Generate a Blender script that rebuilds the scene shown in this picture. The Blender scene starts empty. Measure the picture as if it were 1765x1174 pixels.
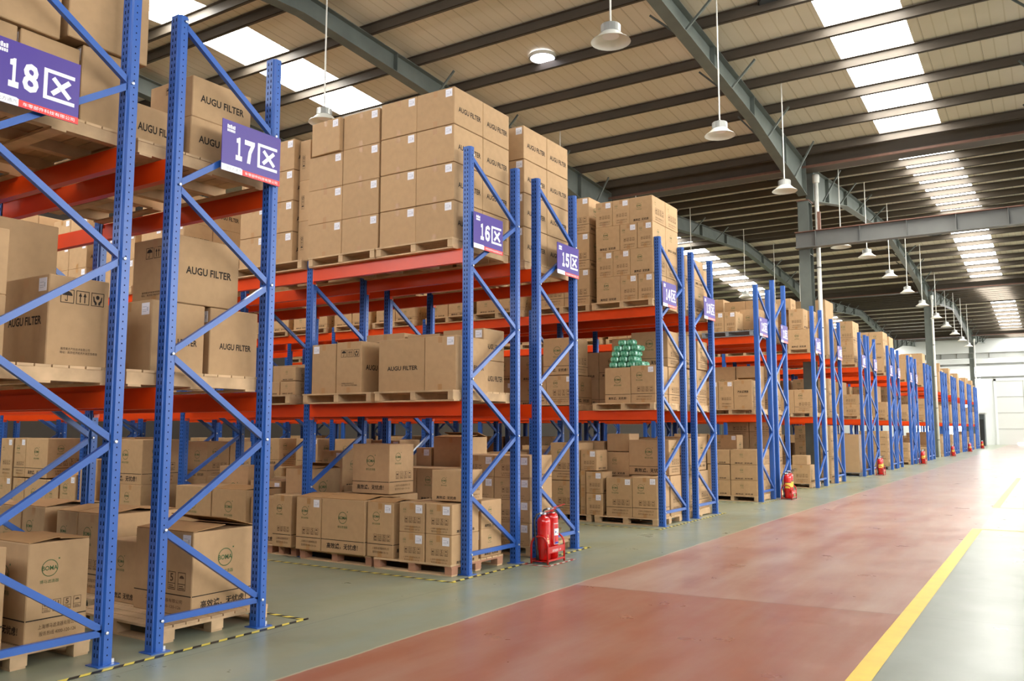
import bpy, math, random
from mathutils import Vector, Matrix
from mathutils.bvhtree import BVHTree
R = math.radians
S = bpy.context.scene
COL = S.collection

# ------------------------------------------------------------------ camera, world, light, exposure
FPX, YAW, PITCH, CAMH = 1466.5, 32.69, 5.885, 1.544
cd = bpy.data.cameras.new('camera'); cd.sensor_width = 36.0; cd.sensor_fit = 'HORIZONTAL'
cd.lens = 36.0 * FPX / 1765.0; cd.clip_end = 400; cd.clip_start = 0.05
cam = bpy.data.objects.new('camera', cd); COL.objects.link(cam)
cam.location = (0, 0, CAMH)
cam.rotation_euler = (R(90 + PITCH), 0, R(YAW))
S.camera = cam
S.view_settings.view_transform = 'Standard'; S.view_settings.look = 'None'
S.view_settings.gamma = 1.0; S.view_settings.use_curve_mapping = False
S.view_settings.exposure = 0.9
W = bpy.data.worlds.new('sky'); S.world = W; W.use_nodes = True
W.node_tree.nodes['Background'].inputs[0].default_value = (0.95, 0.97, 1.0, 1)
W.node_tree.nodes['Background'].inputs[1].default_value = 1.2
S.cycles.max_bounces = 7; S.cycles.diffuse_bounces = 3; S.cycles.glossy_bounces = 3
S.cycles.transmission_bounces = 2; S.cycles.sample_clamp_indirect = 6.0
S.cycles.caustics_reflective = False; S.cycles.caustics_refractive = False
S.cycles.use_denoising = True
SKYLIGHT = 11.0      # brightness of the daylit fibreglass roof panels
WINDOW = 7.5        # brightness of the windows added in the right-hand wall
BACKWIN = 7.0

def area(name, loc, rot, sx, sy, power, col=(1, .98, .94)):
    l = bpy.data.lights.new(name, 'AREA'); l.shape = 'RECTANGLE'; l.size = sx; l.size_y = sy
    l.energy = power; l.color = col
    o = bpy.data.objects.new(name, l); COL.objects.link(o); o.location = loc; o.rotation_euler = rot
    return o

# ------------------------------------------------------------------ materials
MATS = {}
def lin(c):
    return tuple(((x / 255) / 12.92 if x / 255 <= .04045 else (((x / 255) + .055) / 1.055) ** 2.4) for x in c) + (1,)
def mat(name, rgb, rough=.6, metal=0, spec=.5, vary=0.0, noise=0.0, nscale=8.0, emit=0.0, coat=0.0, rgb2=None, alpha=1):
    if name in MATS: return MATS[name]
    m = bpy.data.materials.new(name); m.use_nodes = True; MATS[name] = m
    nt = m.node_tree; b = nt.nodes['Principled BSDF']
    c = lin(rgb); b.inputs['Base Color'].default_value = c
    b.inputs['Roughness'].default_value = rough; b.inputs['Metallic'].default_value = metal
    b.inputs['Specular IOR Level'].default_value = spec
    if coat: b.inputs['Coat Weight'].default_value = coat; b.inputs['Coat Roughness'].default_value = .15
    if emit:
        b.inputs['Emission Color'].default_value = c; b.inputs['Emission Strength'].default_value = emit
    if noise or vary:
        tc = nt.nodes.new('ShaderNodeTexCoord'); n = nt.nodes.new('ShaderNodeTexNoise')
        n.inputs['Scale'].default_value = nscale; n.inputs['Detail'].default_value = 4
        nt.links.new(tc.outputs['Object'], n.inputs['Vector'])
        mx = nt.nodes.new('ShaderNodeMix'); mx.data_type = 'RGBA'
        d = lin(rgb2) if rgb2 else tuple(x * (1 - noise) for x in c[:3]) + (1,)
        mx.inputs[6].default_value = c; mx.inputs[7].default_value = d
        rm = nt.nodes.new('ShaderNodeMapRange'); rm.inputs[1].default_value = .35; rm.inputs[2].default_value = .7
        nt.links.new(n.outputs['Fac'], rm.inputs[0]); nt.links.new(rm.outputs[0], mx.inputs[0])
        out = mx.outputs[2]
        if vary:
            oi = nt.nodes.new('ShaderNodeObjectInfo'); ge = nt.nodes.new('ShaderNodeNewGeometry')
            ad = nt.nodes.new('ShaderNodeMath'); ad.operation = 'ADD'
            nt.links.new(oi.outputs['Random'], ad.inputs[0]); nt.links.new(ge.outputs['Random Per Island'], ad.inputs[1])
            hs = nt.nodes.new('ShaderNodeHueSaturation')
            mr = nt.nodes.new('ShaderNodeMapRange'); mr.inputs[2].default_value = 2.0
            mr.inputs[3].default_value = 1 - vary; mr.inputs[4].default_value = 1 + vary
            nt.links.new(ad.outputs[0], mr.inputs[0]); nt.links.new(mr.outputs[0], hs.inputs['Value'])
            nt.links.new(out, hs.inputs['Color']); out = hs.outputs['Color']
        nt.links.new(out, b.inputs['Base Color'])
    return m
CARD = mat('cardboard', (188, 153, 113), .8, spec=.25, vary=.10, noise=.08, nscale=14)
CARDIN = mat('cardboard_inner', (178, 136, 92), .85, spec=.2, noise=.1)
TAPE = mat('packing_tape', (176, 132, 84), .35, spec=.5)
LABEL = mat('paper_label', (232, 230, 236), .6)
LABINK = mat('label_print', (192, 192, 202), .7)
INK = mat('black_ink', (52, 44, 38), .8, spec=.2)
INKL = mat('brown_ink', (96, 74, 54), .8, spec=.2)
GREEN = mat('green_ink', (76, 104, 66), .8, spec=.2)
WOOD = mat('pallet_wood', (214, 180, 140), .85, spec=.2, vary=.16, noise=.3, nscale=5)
WOODP = mat('pallet_wood_reddish', (190, 140, 112), .85, spec=.2, vary=.1, noise=.25, nscale=5)
BLUE = mat('blue_paint', (44, 92, 172), .32, spec=.5, noise=.12, nscale=3)
HOLE = mat('punched_hole', (14, 18, 40), .9, spec=.1)
BOLT = mat('zinc', (205, 208, 212), .3, metal=.8)
PALE = mat('pale_beam_paint', (176, 178, 174), .5)  # beam tone lightened to give the overexposed look of the far end
ORANGE = mat('orange_paint', (230, 70, 12), .3, spec=.5, noise=.1, nscale=3)
STEEL = mat('grey_green_steel', (98, 104, 97), .5, noise=.22, nscale=2.5)
PURLIN = mat('purlin_steel', (80, 70, 58), .6, noise=.2, nscale=1.5)
JACK = mat('grey_beam_steel', (104, 104, 100), .5, noise=.2, nscale=1.5)
RUST = mat('reddish_steel', (124, 88, 72), .6, noise=.2)
PIPEM = mat('white_plastic_pipe', (222, 220, 210), .4)
LAMPM = mat('lamp_white_enamel', (226, 224, 214), .35)
LAMPG = mat('lamp_grey_aluminium', (176, 176, 172), .35, metal=.6)
RED = mat('extinguisher_red', (206, 20, 16), .18, spec=.6, coat=.5)
RED2 = mat('stand_red', (190, 34, 24), .3)
BLACK = mat('black_rubber', (24, 24, 26), .5)
YEL = mat('yellow_label', (236, 196, 70), .5)
WHITE = mat('white_print', (240, 240, 240), .6)
SKIN = mat('cream_print', (230, 190, 150), .6)
BLUEP = mat('blue_print', (50, 60, 160), .6)
PURPLE = mat('sign_purple', (74, 52, 142), .3, spec=.5)
SRED = mat('sign_red', (226, 52, 48), .35)
SWHITE = mat('sign_white', (244, 242, 246), .35)
SGREY = mat('sign_grey_print', (150, 150, 158), .5)
BAG = mat('green_film', (40, 140, 100), .18, spec=.7, noise=.4, nscale=30, rgb2=(150, 220, 190))
PLASTIC = mat('grey_plastic', (130, 134, 138), .5)
WRAP = mat('stretch_wrapped_card', (186, 154, 118), .22, spec=.6, noise=.06, nscale=6)
DARK = mat('dark_grey_paint', (70, 76, 80), .5)
WALLM = mat('wall_white', (226, 228, 228), .7, noise=.05, nscale=.4)
WALLS = mat('wall_cream', (196, 190, 172), .8, noise=.08, nscale=.4)
DOORM = mat('door_grey_white', (214, 214, 210), .5)
SKYM = mat('skylight_panel', (255, 254, 248), .6, emit=SKYLIGHT)
WINM = mat('window_daylight', (250, 252, 255), .4, emit=WINDOW)
BWINM = mat('back_window_daylight', (250, 252, 255), .4, emit=BACKWIN)

def nodes_floor():
    m = bpy.data.materials.new('painted_concrete'); m.use_nodes = True
    nt = m.node_tree; N = nt.nodes; L = nt.links; b = N['Principled BSDF']
    ge = N.new('ShaderNodeNewGeometry'); sp = N.new('ShaderNodeSeparateXYZ'); L.new(ge.outputs['Position'], sp.inputs[0])
    def noise(scale, detail=5, rough=.6, stretch=None):
        n = N.new('ShaderNodeTexNoise'); n.inputs['Scale'].default_value = scale; n.inputs['Detail'].default_value = detail
        n.inputs['Roughness'].default_value = rough
        if stretch:
            mp = N.new('ShaderNodeMapping'); mp.inputs['Scale'].default_value = stretch
            L.new(ge.outputs['Position'], mp.inputs[0]); L.new(mp.outputs[0], n.inputs['Vector'])
        else: L.new(ge.outputs['Position'], n.inputs['Vector'])
        return n.outputs['Fac']
    def math_(op, a, bb):
        n = N.new('ShaderNodeMath'); n.operation = op
        for i, v in enumerate((a, bb)):
            if isinstance(v, (int, float)): n.inputs[i].default_value = v
            else: L.new(v, n.inputs[i])
        return n.outputs[0]
    def mr(v, a, c):
        n = N.new('ShaderNodeMapRange'); n.inputs[1].default_value = a; n.inputs[2].default_value = c; L.new(v, n.inputs[0]); return n.outputs[0]
    def mix(f, a, c, blend='MIX'):
        n = N.new('ShaderNodeMix'); n.data_type = 'RGBA'; n.blend_type = blend
        for i, v in ((0, f), (6, a), (7, c)):
            if isinstance(v, (int, float)): n.inputs[i].default_value = v
            elif isinstance(v, tuple): n.inputs[i].default_value = v
            else: L.new(v, n.inputs[i])
        return n.outputs[2]
    wob = math_('MULTIPLY', math_('SUBTRACT', noise(2.2), .5), .07)
    x = math_('ADD', sp.outputs['X'], wob); y = math_('ADD', sp.outputs['Y'], wob)
    big = mr(noise(.55), .35, .68); fine = mr(noise(7, 8, .7), .3, .75); streak = mr(noise(1.2, 5, .6, (2.4, .35, 1)), .4, .72)
    green = mix(big, lin((130, 132, 104)), lin((154, 156, 134)))
    green = mix(streak, green, lin((136, 146, 132)))
    pale = mix(big, lin((130, 136, 123)), lin((144, 150, 138)))
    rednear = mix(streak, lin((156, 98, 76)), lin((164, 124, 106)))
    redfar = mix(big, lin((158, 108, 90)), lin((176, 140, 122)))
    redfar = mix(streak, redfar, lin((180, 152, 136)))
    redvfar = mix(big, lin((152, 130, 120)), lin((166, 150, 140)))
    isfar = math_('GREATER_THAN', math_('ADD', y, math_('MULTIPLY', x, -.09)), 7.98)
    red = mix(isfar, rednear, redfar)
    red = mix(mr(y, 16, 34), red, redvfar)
    inlane = math_('MULTIPLY', math_('GREATER_THAN', x, -4.16), math_('LESS_THAN', x, -1.13))
    base = mix(math_('GREATER_THAN', x, -2.6), green, pale)
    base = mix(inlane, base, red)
    # cast joints between the slabs
    def seam(v, period, off, wd):
        t = math_('ABSOLUTE', math_('SUBTRACT', math_('FRACT', math_('DIVIDE', math_('SUBTRACT', v, off), period), 0), .5), 0)
        return math_('GREATER_THAN', t, .5 - wd / period)
    yy = math_('ADD', sp.outputs['Y'], math_('MULTIPLY', sp.outputs['X'], -.09))
    sm = math_('MAXIMUM', seam(yy, 6.0, 7.98, .006), seam(sp.outputs['X'], 6.0, .9, .006))
    base = mix(math_('MULTIPLY', sm, .55), base, lin((96, 96, 84)))
    edge = math_('LESS_THAN', math_('ABSOLUTE', math_('ADD', x, 4.16), 0), .012)
    base = mix(math_('MULTIPLY', edge, .55), base, lin((196, 190, 160)))
    scr = 0 if True else math_('GREATER_THAN', noise(3.5, 2, .5, (6, .5, 1)), .72)
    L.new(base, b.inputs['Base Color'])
    rg = N.new('ShaderNodeMapRange'); rg.inputs[3].default_value = .20; rg.inputs[4].default_value = .42; L.new(noise(1.5), rg.inputs[0])
    L.new(rg.outputs[0], b.inputs['Roughness'])
    b.inputs['Specular IOR Level'].default_value = .55
    return m
FLOORM = nodes_floor()

def nodes_roof():
    m = bpy.data.materials.new('roof_sheet_underside'); m.use_nodes = True
    nt = m.node_tree; N = nt.nodes; L = nt.links; b = N['Principled BSDF']
    ge = N.new('ShaderNodeNewGeometry'); sp = N.new('ShaderNodeSeparateXYZ'); L.new(ge.outputs['Position'], sp.inputs[0])
    def seam(period, wd):
        a = N.new('ShaderNodeMath'); a.operation = 'DIVIDE'; L.new(sp.outputs['X'], a.inputs[0]); a.inputs[1].default_value = period
        f = N.new('ShaderNodeMath'); f.operation = 'FRACT'; L.new(a.outputs[0], f.inputs[0])
        g = N.new('ShaderNodeMath'); g.operation = 'LESS_THAN'; L.new(f.outputs[0], g.inputs[0]); g.inputs[1].default_value = wd / period
        return g.outputs[0]
    n = N.new('ShaderNodeTexNoise'); n.inputs['Scale'].default_value = 1.3; n.inputs['Detail'].default_value = 6; L.new(ge.outputs['Position'], n.inputs['Vector'])
    mx = N.new('ShaderNodeMix'); mx.data_type = 'RGBA'; mx.inputs[6].default_value = lin((226, 217, 196)); mx.inputs[7].default_value = lin((208, 198, 176)); L.new(n.outputs['Fac'], mx.inputs[0])
    m2 = N.new('ShaderNodeMix'); m2.data_type = 'RGBA'; L.new(mx.outputs[2], m2.inputs[6]); m2.inputs[7].default_value = lin((96, 84, 66)); L.new(seam(.98, .03), m2.inputs[0])
    m3 = N.new('ShaderNodeMix'); m3.data_type = 'RGBA'; L.new(m2.outputs[2], m3.inputs[6]); m3.inputs[7].default_value = lin((204, 193, 166)); L.new(seam(.245, .025), m3.inputs[0])
    L.new(m3.outputs[2], b.inputs['Base Color']); b.inputs['Roughness'].default_value = .6
    return m
ROOFM = nodes_roof()

# ------------------------------------------------------------------ mesh building
class MB:
    def __init__(s): s.v = []; s.f = []; s.m = []; s.mats = []
    def mi(s, m):
        if m not in s.mats: s.mats.append(m)
        return s.mats.index(m)
    def add(s, vs, fs, m, M=None):
        o = len(s.v); k = s.mi(m)
        s.v += [tuple(M @ Vector(p)) if M else tuple(p) for p in vs]
        s.f += [tuple(i + o for i in f) for f in fs]; s.m += [k] * len(fs)
    def box(s, a, b, m, M=None):
        x0, y0, z0 = a; x1, y1, z1 = b
        s.add([(x0, y0, z0), (x1, y0, z0), (x1, y1, z0), (x0, y1, z0), (x0, y0, z1), (x1, y0, z1), (x1, y1, z1), (x0, y1, z1)],
              [(0, 3, 2, 1), (4, 5, 6, 7), (0, 1, 5, 4), (1, 2, 6, 5), (2, 3, 7, 6), (3, 0, 4, 7)], m, M)
    def cbox(s, a, b, c, m, M=None):
        vs = []; idx = {}
        lo, hi = a, b
        for sx in (0, 1):
            for sy in (0, 1):
                for sz in (0, 1):
                    P = [(lo, hi)[q][k] for k, q in enumerate((sx, sy, sz))]
                    for ax in range(3):
                        p = list(P)
                        for k, q in enumerate((sx, sy, sz)):
                            if k != ax: p[k] += c if q == 0 else -c
                        idx[(sx, sy, sz, ax)] = len(vs); vs.append(tuple(p))
        fs = []
        cen = Vector([(lo[k] + hi[k]) / 2 for k in range(3)])
        def put(q):
            n = (Vector(vs[q[1]]) - Vector(vs[q[0]])).cross(Vector(vs[q[2]]) - Vector(vs[q[1]]))
            mid = sum((Vector(vs[i]) for i in q), Vector()) / len(q)
            fs.append(tuple(q) if n.dot(mid - cen) > 0 else tuple(reversed(q)))
        for ax in range(3):
            o1, o2 = [k for k in range(3) if k != ax]
            for e in (0, 1):
                q = []
                for u, v in ((0, 0), (1, 0), (1, 1), (0, 1)):
                    t = [0, 0, 0]; t[ax] = e; t[o1] = u; t[o2] = v; q.append(idx[tuple(t) + (ax,)])
                put(q)
            for u in (0, 1):
                for v in (0, 1):
                    t0 = [0, 0, 0]; t0[o1] = u; t0[o2] = v; t1 = list(t0); t1[ax] = 1
                    put([idx[tuple(t0) + (o1,)], idx[tuple(t1) + (o1,)], idx[tuple(t1) + (o2,)], idx[tuple(t0) + (o2,)]])
        for sx in (0, 1):
            for sy in (0, 1):
                for sz in (0, 1): put([idx[(sx, sy, sz, k)] for k in range(3)])
        s.add(vs, fs, m, M)
    def bar(s, p, q, w, h, m, up=(0, 0, 1)):
        p, q = Vector(p), Vector(q); d = (q - p); L = d.length; d.normalize()
        u = Vector(up); x = d.cross(u)
        if x.length < 1e-4: x = d.cross(Vector((1, 0, 0)))
        x.normalize(); z = x.cross(d)
        M = Matrix((x, d, z)).transposed().to_4x4(); M.translation = p
        s.box((-w / 2, 0, -h / 2), (w / 2, L, h / 2), m, M)
    def tube(s, pts, r, m, n=8, cap=True):
        pts = [Vector(p) for p in pts]; rr = r if isinstance(r, (list, tuple)) else [r] * len(pts)
        rings = []; vs = []; fs = []
        prev = None
        for i, p in enumerate(pts):
            d = (pts[min(i + 1, len(pts) - 1)] - pts[max(i - 1, 0)]).normalized()
            if prev is None:
                a = Vector((0, 0, 1)) if abs(d.z) < .9 else Vector((1, 0, 0))
                x = d.cross(a).normalized()
            else:
                x = (prev - d * prev.dot(d)).normalized()
            prev = x; y = d.cross(x)
            rings.append(len(vs))
            for k in range(n):
                t = 2 * math.pi * k / n
                vs.append(tuple(p + (x * math.cos(t) + y * math.sin(t)) * rr[i]))
        for i in range(len(pts) - 1):
            for k in range(n):
                a, b = rings[i] + k, rings[i] + (k + 1) % n
                fs.append((a, b, b + n, a + n))
        if cap:
            fs.append(tuple(reversed(range(n)))); fs.append(tuple(rings[-1] + k for k in range(n)))
        s.add(vs, fs, m)
    def lathe(s, prof, m, n=20, c=(0, 0, 0), cap=True):
        vs = []; fs = []
        for r, z in prof:
            for k in range(n):
                t = 2 * math.pi * k / n; vs.append((c[0] + r * math.cos(t), c[1] + r * math.sin(t), c[2] + z))
        for i in range(len(prof) - 1):
            for k in range(n):
                a, b = i * n + k, i * n + (k + 1) % n
                fs.append((a, b, b + n, a + n))
        if cap:
            fs.append(tuple(reversed(range(n)))); fs.append(tuple((len(prof) - 1) * n + k for k in range(n)))
        s.add(vs, fs, m)
    def flat(s, poly, fr, m):      # polygon of (u, v) on a frame (origin, U, V, N)
        O, U, V, Nn = fr
        s.add([tuple(O + U * u + V * v) for u, v in poly], [tuple(range(len(poly)))], m)
    def rect(s, u0, v0, u1, v1, fr, m): s.flat([(u0, v0), (u1, v0), (u1, v1), (u0, v1)], fr, m)
    def text(s, t, cu, cv, wd, hh, fr, m, wt=.01):
        vs, fs, ar = text_mesh(t, wt)
        O, U, V, Nn = fr
        h = wd * ar if hh is None else hh
        s.add([tuple(O + U * (cu + (x - .5) * wd) + V * (cv + (y - .5) * h)) for x, y in vs], fs, m)
    def mesh(s, name, smooth=False):
        me = bpy.data.meshes.new(name); me.from_pydata(s.v, [], s.f)
        for m in s.mats: me.materials.append(m)
        me.polygons.foreach_set('material_index', s.m)
        if smooth: me.polygons.foreach_set('use_smooth', [True] * len(s.f))
        me.update(); return me
    def build(s, name, parent=None, loc=None, smooth=False):
        o = bpy.data.objects.new(name, s.mesh(name, smooth)); COL.objects.link(o)
        if parent is not None: o.parent = parent
        if loc is not None: o.location = loc
        if smooth:
            pass
        return o
_T = {}
def text_mesh(t, wt):
    k = (t, wt)
    if k in _T: return _T[k]
    cu = bpy.data.curves.new('t', 'FONT'); cu.body = t; cu.size = 1; cu.offset = wt; cu.resolution_u = 2; cu.fill_mode = 'FRONT'
    o = bpy.data.objects.new('t', cu); COL.objects.link(o)
    dg = bpy.context.evaluated_depsgraph_get(); dg.update()
    me = o.evaluated_get(dg).to_mesh()
    vs = [(v.co.x, v.co.y) for v in me.vertices]; fs = [tuple(p.vertices) for p in me.polygons]
    o.evaluated_get(dg).to_mesh_clear(); bpy.data.objects.remove(o); bpy.data.curves.remove(cu)
    x0 = min(v[0] for v in vs); x1 = max(v[0] for v in vs); y0 = min(v[1] for v in vs); y1 = max(v[1] for v in vs)
    w, h = x1 - x0, y1 - y0
    _T[k] = ([((x - x0) / w, (y - y0) / h) for x, y in vs], fs, h / w)
    return _T[k]
def tag(o, label=None, cat=None, group=None, kind=None):
    if label: o['label'] = label
    if cat: o['category'] = cat
    if group: o['group'] = group
    if kind: o['kind'] = kind
    return o
def empty(name, loc, rz=0):
    o = bpy.data.objects.new(name, None); COL.objects.link(o); o.location = loc; o.rotation_euler = (0, 0, rz)
    o.empty_display_size = .1; return o
def inst(name, me, parent, loc=(0, 0, 0)):
    o = bpy.data.objects.new(name, me); COL.objects.link(o); o.parent = parent; o.location = loc; return o
def ordinal(n):
    W_ = ['first', 'second', 'third', 'fourth', 'fifth', 'sixth', 'seventh', 'eighth', 'ninth', 'tenth', 'eleventh', 'twelfth',
          'thirteenth', 'fourteenth', 'fifteenth', 'sixteenth', 'seventeenth', 'eighteenth', 'nineteenth', 'twentieth']
    return W_[n] if n < 20 else str(n + 1) + 'th'

# ------------------------------------------------------------------ layout numbers (metres; X right, Y down the aisle, Z up)
XF = -5.38                         # the rack ends stand on this line beside the main aisle
BAY = 2.40
ROWS = {18: (2.45, 3.405), 17: (3.79, 4.70), 16: (7.50, 8.46), 15: (8.95, 9.90), 14: (12.80, 13.80), 13: (14.27, 15.25),
        12: (18.10, 19.00), 11: (19.38, 20.30), 10: (23.05, 23.98), 9: (25.30, 26.25), 8: (29.33, 30.30), 7: (30.75, 31.95),
        6: (34.68, 35.70), 5: (36.05, 37.10), 4: (39.80, 40.75), 3: (41.10, 42.05), 2: (45.10, 46.05), 1: (46.45, 47.40),
        0: (52.00, 52.95), -1: (53.35, 54.30), -2: (57.20, 58.15), -3: (58.55, 59.50), -4: (62.40, 63.35), -5: (63.75, 64.70),
        -6: (67.70, 68.65), -7: (69.05, 70.00), -8: (72.90, 73.85), -9: (74.25, 75.20)}
NB = {18: 3, 17: 4, 16: 5, 15: 5, 14: 5, 13: 5, 12: 6, 11: 6, 10: 3, 9: 3}
TOP = {18: 5.3, 17: 4.60, 16: 4.655, 15: 4.66, 14: 4.66, 13: 4.66, 12: 4.62, 11: 4.9, 10: 4.75, 9: 4.65}
ZL = [0.0, 1.835, 3.515]           # floor, first beam level, second beam level
PH = .12                           # pallet height
VALLEYS = [-2.7 - 13.5 + 13.5, 24.3, 51.3, 78.3]; VALLEYS[0] = -2.7
RIDGES = [10.8, 37.8, 64.8, 91.8]
NUM = 'zero one two three four five six seven eight nine ten eleven twelve thirteen fourteen fifteen sixteen seventeen eighteen'.split()
def rname(r):
    return 'rack ' + NUM[r] if r >= 3 else ('the %s rack after rack three' % ordinal(2 - r))
def roof_z(y):
    best = min(VALLEYS, key=lambda v: abs(y - v)); k = .062
    z = 9.17 + k * min(abs(y - best), 13.5)
    return z + (0 if y < 24.3 else min(.22, .22 * (y - 24.3) / 6))
XR0, XR1 = -23.7, 18.3
RAFT = [-23.7 + 6 * i for i in range(8)]
STRIPS = [-14.7, -2.85, 9.3]
SW = .72

# ------------------------------------------------------------------ setting
Y0B, Y1B = -2.7, 91.8
fl = MB(); fl.add([(XR0, -2.7, 0), (XR1, -2.7, 0), (XR1, Y1B, 0), (XR0, Y1B, 0)], [(0, 1, 2, 3)], FLOORM)
fl.box((XR0, -2.7, -.3), (XR1, Y1B, -.01), WALLS)
tag(fl.build('floor'), kind='structure')
knots = sorted(VALLEYS + RIDGES + [24.3 + 6])
ce = MB(); sky = []
for a, b in zip(knots[:-1], knots[1:]):
    segs = [a, b]
    lo, hi = a + (.9 if a in VALLEYS else .35), b - (.9 if b in VALLEYS else .35)
    if a not in VALLEYS and a not in RIDGES: lo = a
    if b not in VALLEYS and b not in RIDGES: hi = b
    def q(x0, x1, y0, y1, m, M=ce, dz=0):
        t = (y0 - a) / (b - a); u = (y1 - a) / (b - a); za, zb = roof_z(a), roof_z(b)
        z0, z1 = za + (zb - za) * t + dz, za + (zb - za) * u + dz
        M.add([(x0, y0, z0), (x0, y1, z1), (x1, y1, z1), (x1, y0, z0)], [(0, 1, 2, 3)], m)
    xs = [XR0]
    for sx in STRIPS: xs += [sx - SW, sx + SW]
    xs.append(XR1)
    for i in range(0, len(xs), 2): q(xs[i], xs[i + 1], a, b, ROOFM)
    for sx in STRIPS:
        if a < 5 and sx > -10:  # unseen skylights closed over here to hold down light on floor and cartons
            q(sx - SW, sx + SW, a, b, ROOFM); continue
        q(sx - SW, sx + SW, a, lo, ROOFM) if lo > a else None
        q(sx - SW, sx + SW, hi, b, ROOFM) if hi < b else None
        w = MB(); n = 12; za, zb = roof_z(a), roof_z(b)
        f = lambda y: za + (zb - za) * (y - a) / (b - a)
        vs = []
        for i in range(n * 2 + 1):          # corrugated fibreglass sheet
            x = sx - SW + 2 * SW * i / (n * 2); dz = .03 * (i % 2)
            vs += [(x, lo, f(lo) + .01 + dz), (x, hi, f(hi) + .01 + dz)]
        w.add(vs, [(2 * i, 2 * i + 1, 2 * i + 3, 2 * i + 2) for i in range(n * 2)], SKYM)
        sky.append(w)
ce.build('ceiling'); tag(bpy.data.objects['ceiling'], kind='structure')
for i, w in enumerate(sky): tag(w.build('window_%d' % (i + 1)), kind='structure')
nwin = len(sky)
# walls
def wall(name, a, b, m):
    w = MB(); w.box(a, b, m); return tag(w.build(name), kind='structure')
wall('wall_left', (XR0 - .2, Y0B, 0), (XR0, Y1B, 11), mat('wall_brown_grey', (58, 50, 42), .85))  # colour darkened to stand in for the shade deep behind the racks
wall('wall_near', (XR0, Y0B - .2, 0), (XR1, Y0B, 11), MATS['wall_brown_grey'])  # unseen wall coloured dark to cut bounce light into the racks
wall('wall_right', (XR1, Y0B, 0), (XR1 + .2, Y1B, 11), WALLM)
wall('wall_back', (XR0, Y1B, 0), (XR1, Y1B + .2, 11), WALLM)
def window(a, b, m, nm=None, bars=None):
    global nwin
    nwin += 1
    w = MB(); w.box(a, b, m)
    o = tag(w.build('window_%d' % nwin), kind='structure')
    return o
for k in range(7):                 # unseen windows added high in the right-hand wall to light the rack ends
    window((XR1 - .05, -1.2 + 13.5 * k, 4.2), (XR1, 9.3 + 13.5 * k, 8.2), WINM)
for k in range(4): window((-16 + 7.5 * k, Y0B, 4.6), (-9.5 + 7.5 * k, Y0B + .05, 8.3), mat('near_window_daylight', (250, 252, 255), .4, emit=2.5))  # unseen glowing panes added high up to light the upper carton fronts
# back wall: tall window, roller door, entrance
for x0, x1, z0, z1 in ((-6.85, -6.15, 3.9, 7.3), (-9.2, -7.4, .9, 7.0), (-12.4, -10.6, .9, 7.0)):
    window((x0, Y1B - .05, z0), (x1, Y1B, z1), BWINM)
dr = MB()
dr.box((-4.9, Y1B - .08, 0), (1.6, Y1B - .02, 5.95), DOORM)
for z in (1.48, 2.97, 4.46): dr.box((-4.9, Y1B - .10, z - .02), (1.6, Y1B - .07, z + .02), LAMPG)
for x in (-2.73, -.56): dr.box((x - .03, Y1B - .10, 0), (x + .03, Y1B - .07, 5.95), LAMPG)
tag(dr.build('door_1'), kind='structure')
tr = MB()
tr.box((-5.1, Y1B - .14, 0), (-4.9, Y1B, 6.15), WALLM); tr.box((1.6, Y1B - .14, 0), (1.8, Y1B, 6.15), WALLM); tr.box((-5.1, Y1B - .14, 5.95), (1.8, Y1B, 6.15), WALLM)
tag(tr.build('trim_1'), kind='structure')
gap = MB(); gap.box((-3.4, Y1B - .10, .02), (-.8, Y1B - .085, .2), BWINM); nwin += 1; tag(gap.build('window_%d' % nwin), kind='structure')
en = empty('glazed_entrance_booth', (-6.3, 84.5, 0)); tag(en, 'dark grey entrance booth against the bright far wall', 'booth')
b = MB(); b.box((-.75, 0, 0), (.75, 1.4, 2.75), DARK); b.build('booth_body', en)
b = MB(); b.box((-.85, -.1, 2.75), (.85, 1.5, 2.86), LAMPG); b.build('booth_roof', en)
b = MB(); b.box((.12, -.03, .1), (.7, -.005, 2.3), BLACK); b.build('booth_door', en)
# valley gutters, purlins, rafters, columns
tn = 1
for vi, v in enumerate(VALLEYS[1:]):
    g = MB(); z = roof_z(v)
    g.box((XR0, v - .32, z - .34), (XR1, v + .32, z - .30), PURLIN)
    g.box((XR0, v - .36, z - .34), (XR1, v - .32, z - .02), PURLIN); g.box((XR0, v + .32, z - .34), (XR1, v + .36, z - .02), PURLIN)
    g.box((XR0, v - .42, z - .40), (XR1, v - .34, z - .34), RUST)
    tn += 1; tag(g.build('trim_%d' % tn), kind='structure')
for ri, r in enumerate(RIDGES):
    for sgn in (-1, 1):
        v = r + sgn * 13.5
        if v > Y1B + 1: continue
        for k in range(9):
            y = r + sgn * (.32 + 1.54 * k)
            if abs(y - v) < .6: continue
            z = roof_z(y)
            p = MB()
            p.box((XR0, y - .03, z - .22), (XR1, y - .022, z - .02), PURLIN)
            p.box((XR0, y - .03, z - .22), (XR1, y + .045, z - .212), PURLIN)
            p.box((XR0, y - .09, z - .028), (XR1, y - .022, z - .02), PURLIN)
            p.box((XR0, y + .037, z - .22), (XR1, y + .045, z - .195), PURLIN)
            tag(p.build('ceiling_purlin'), kind='structure')
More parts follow.
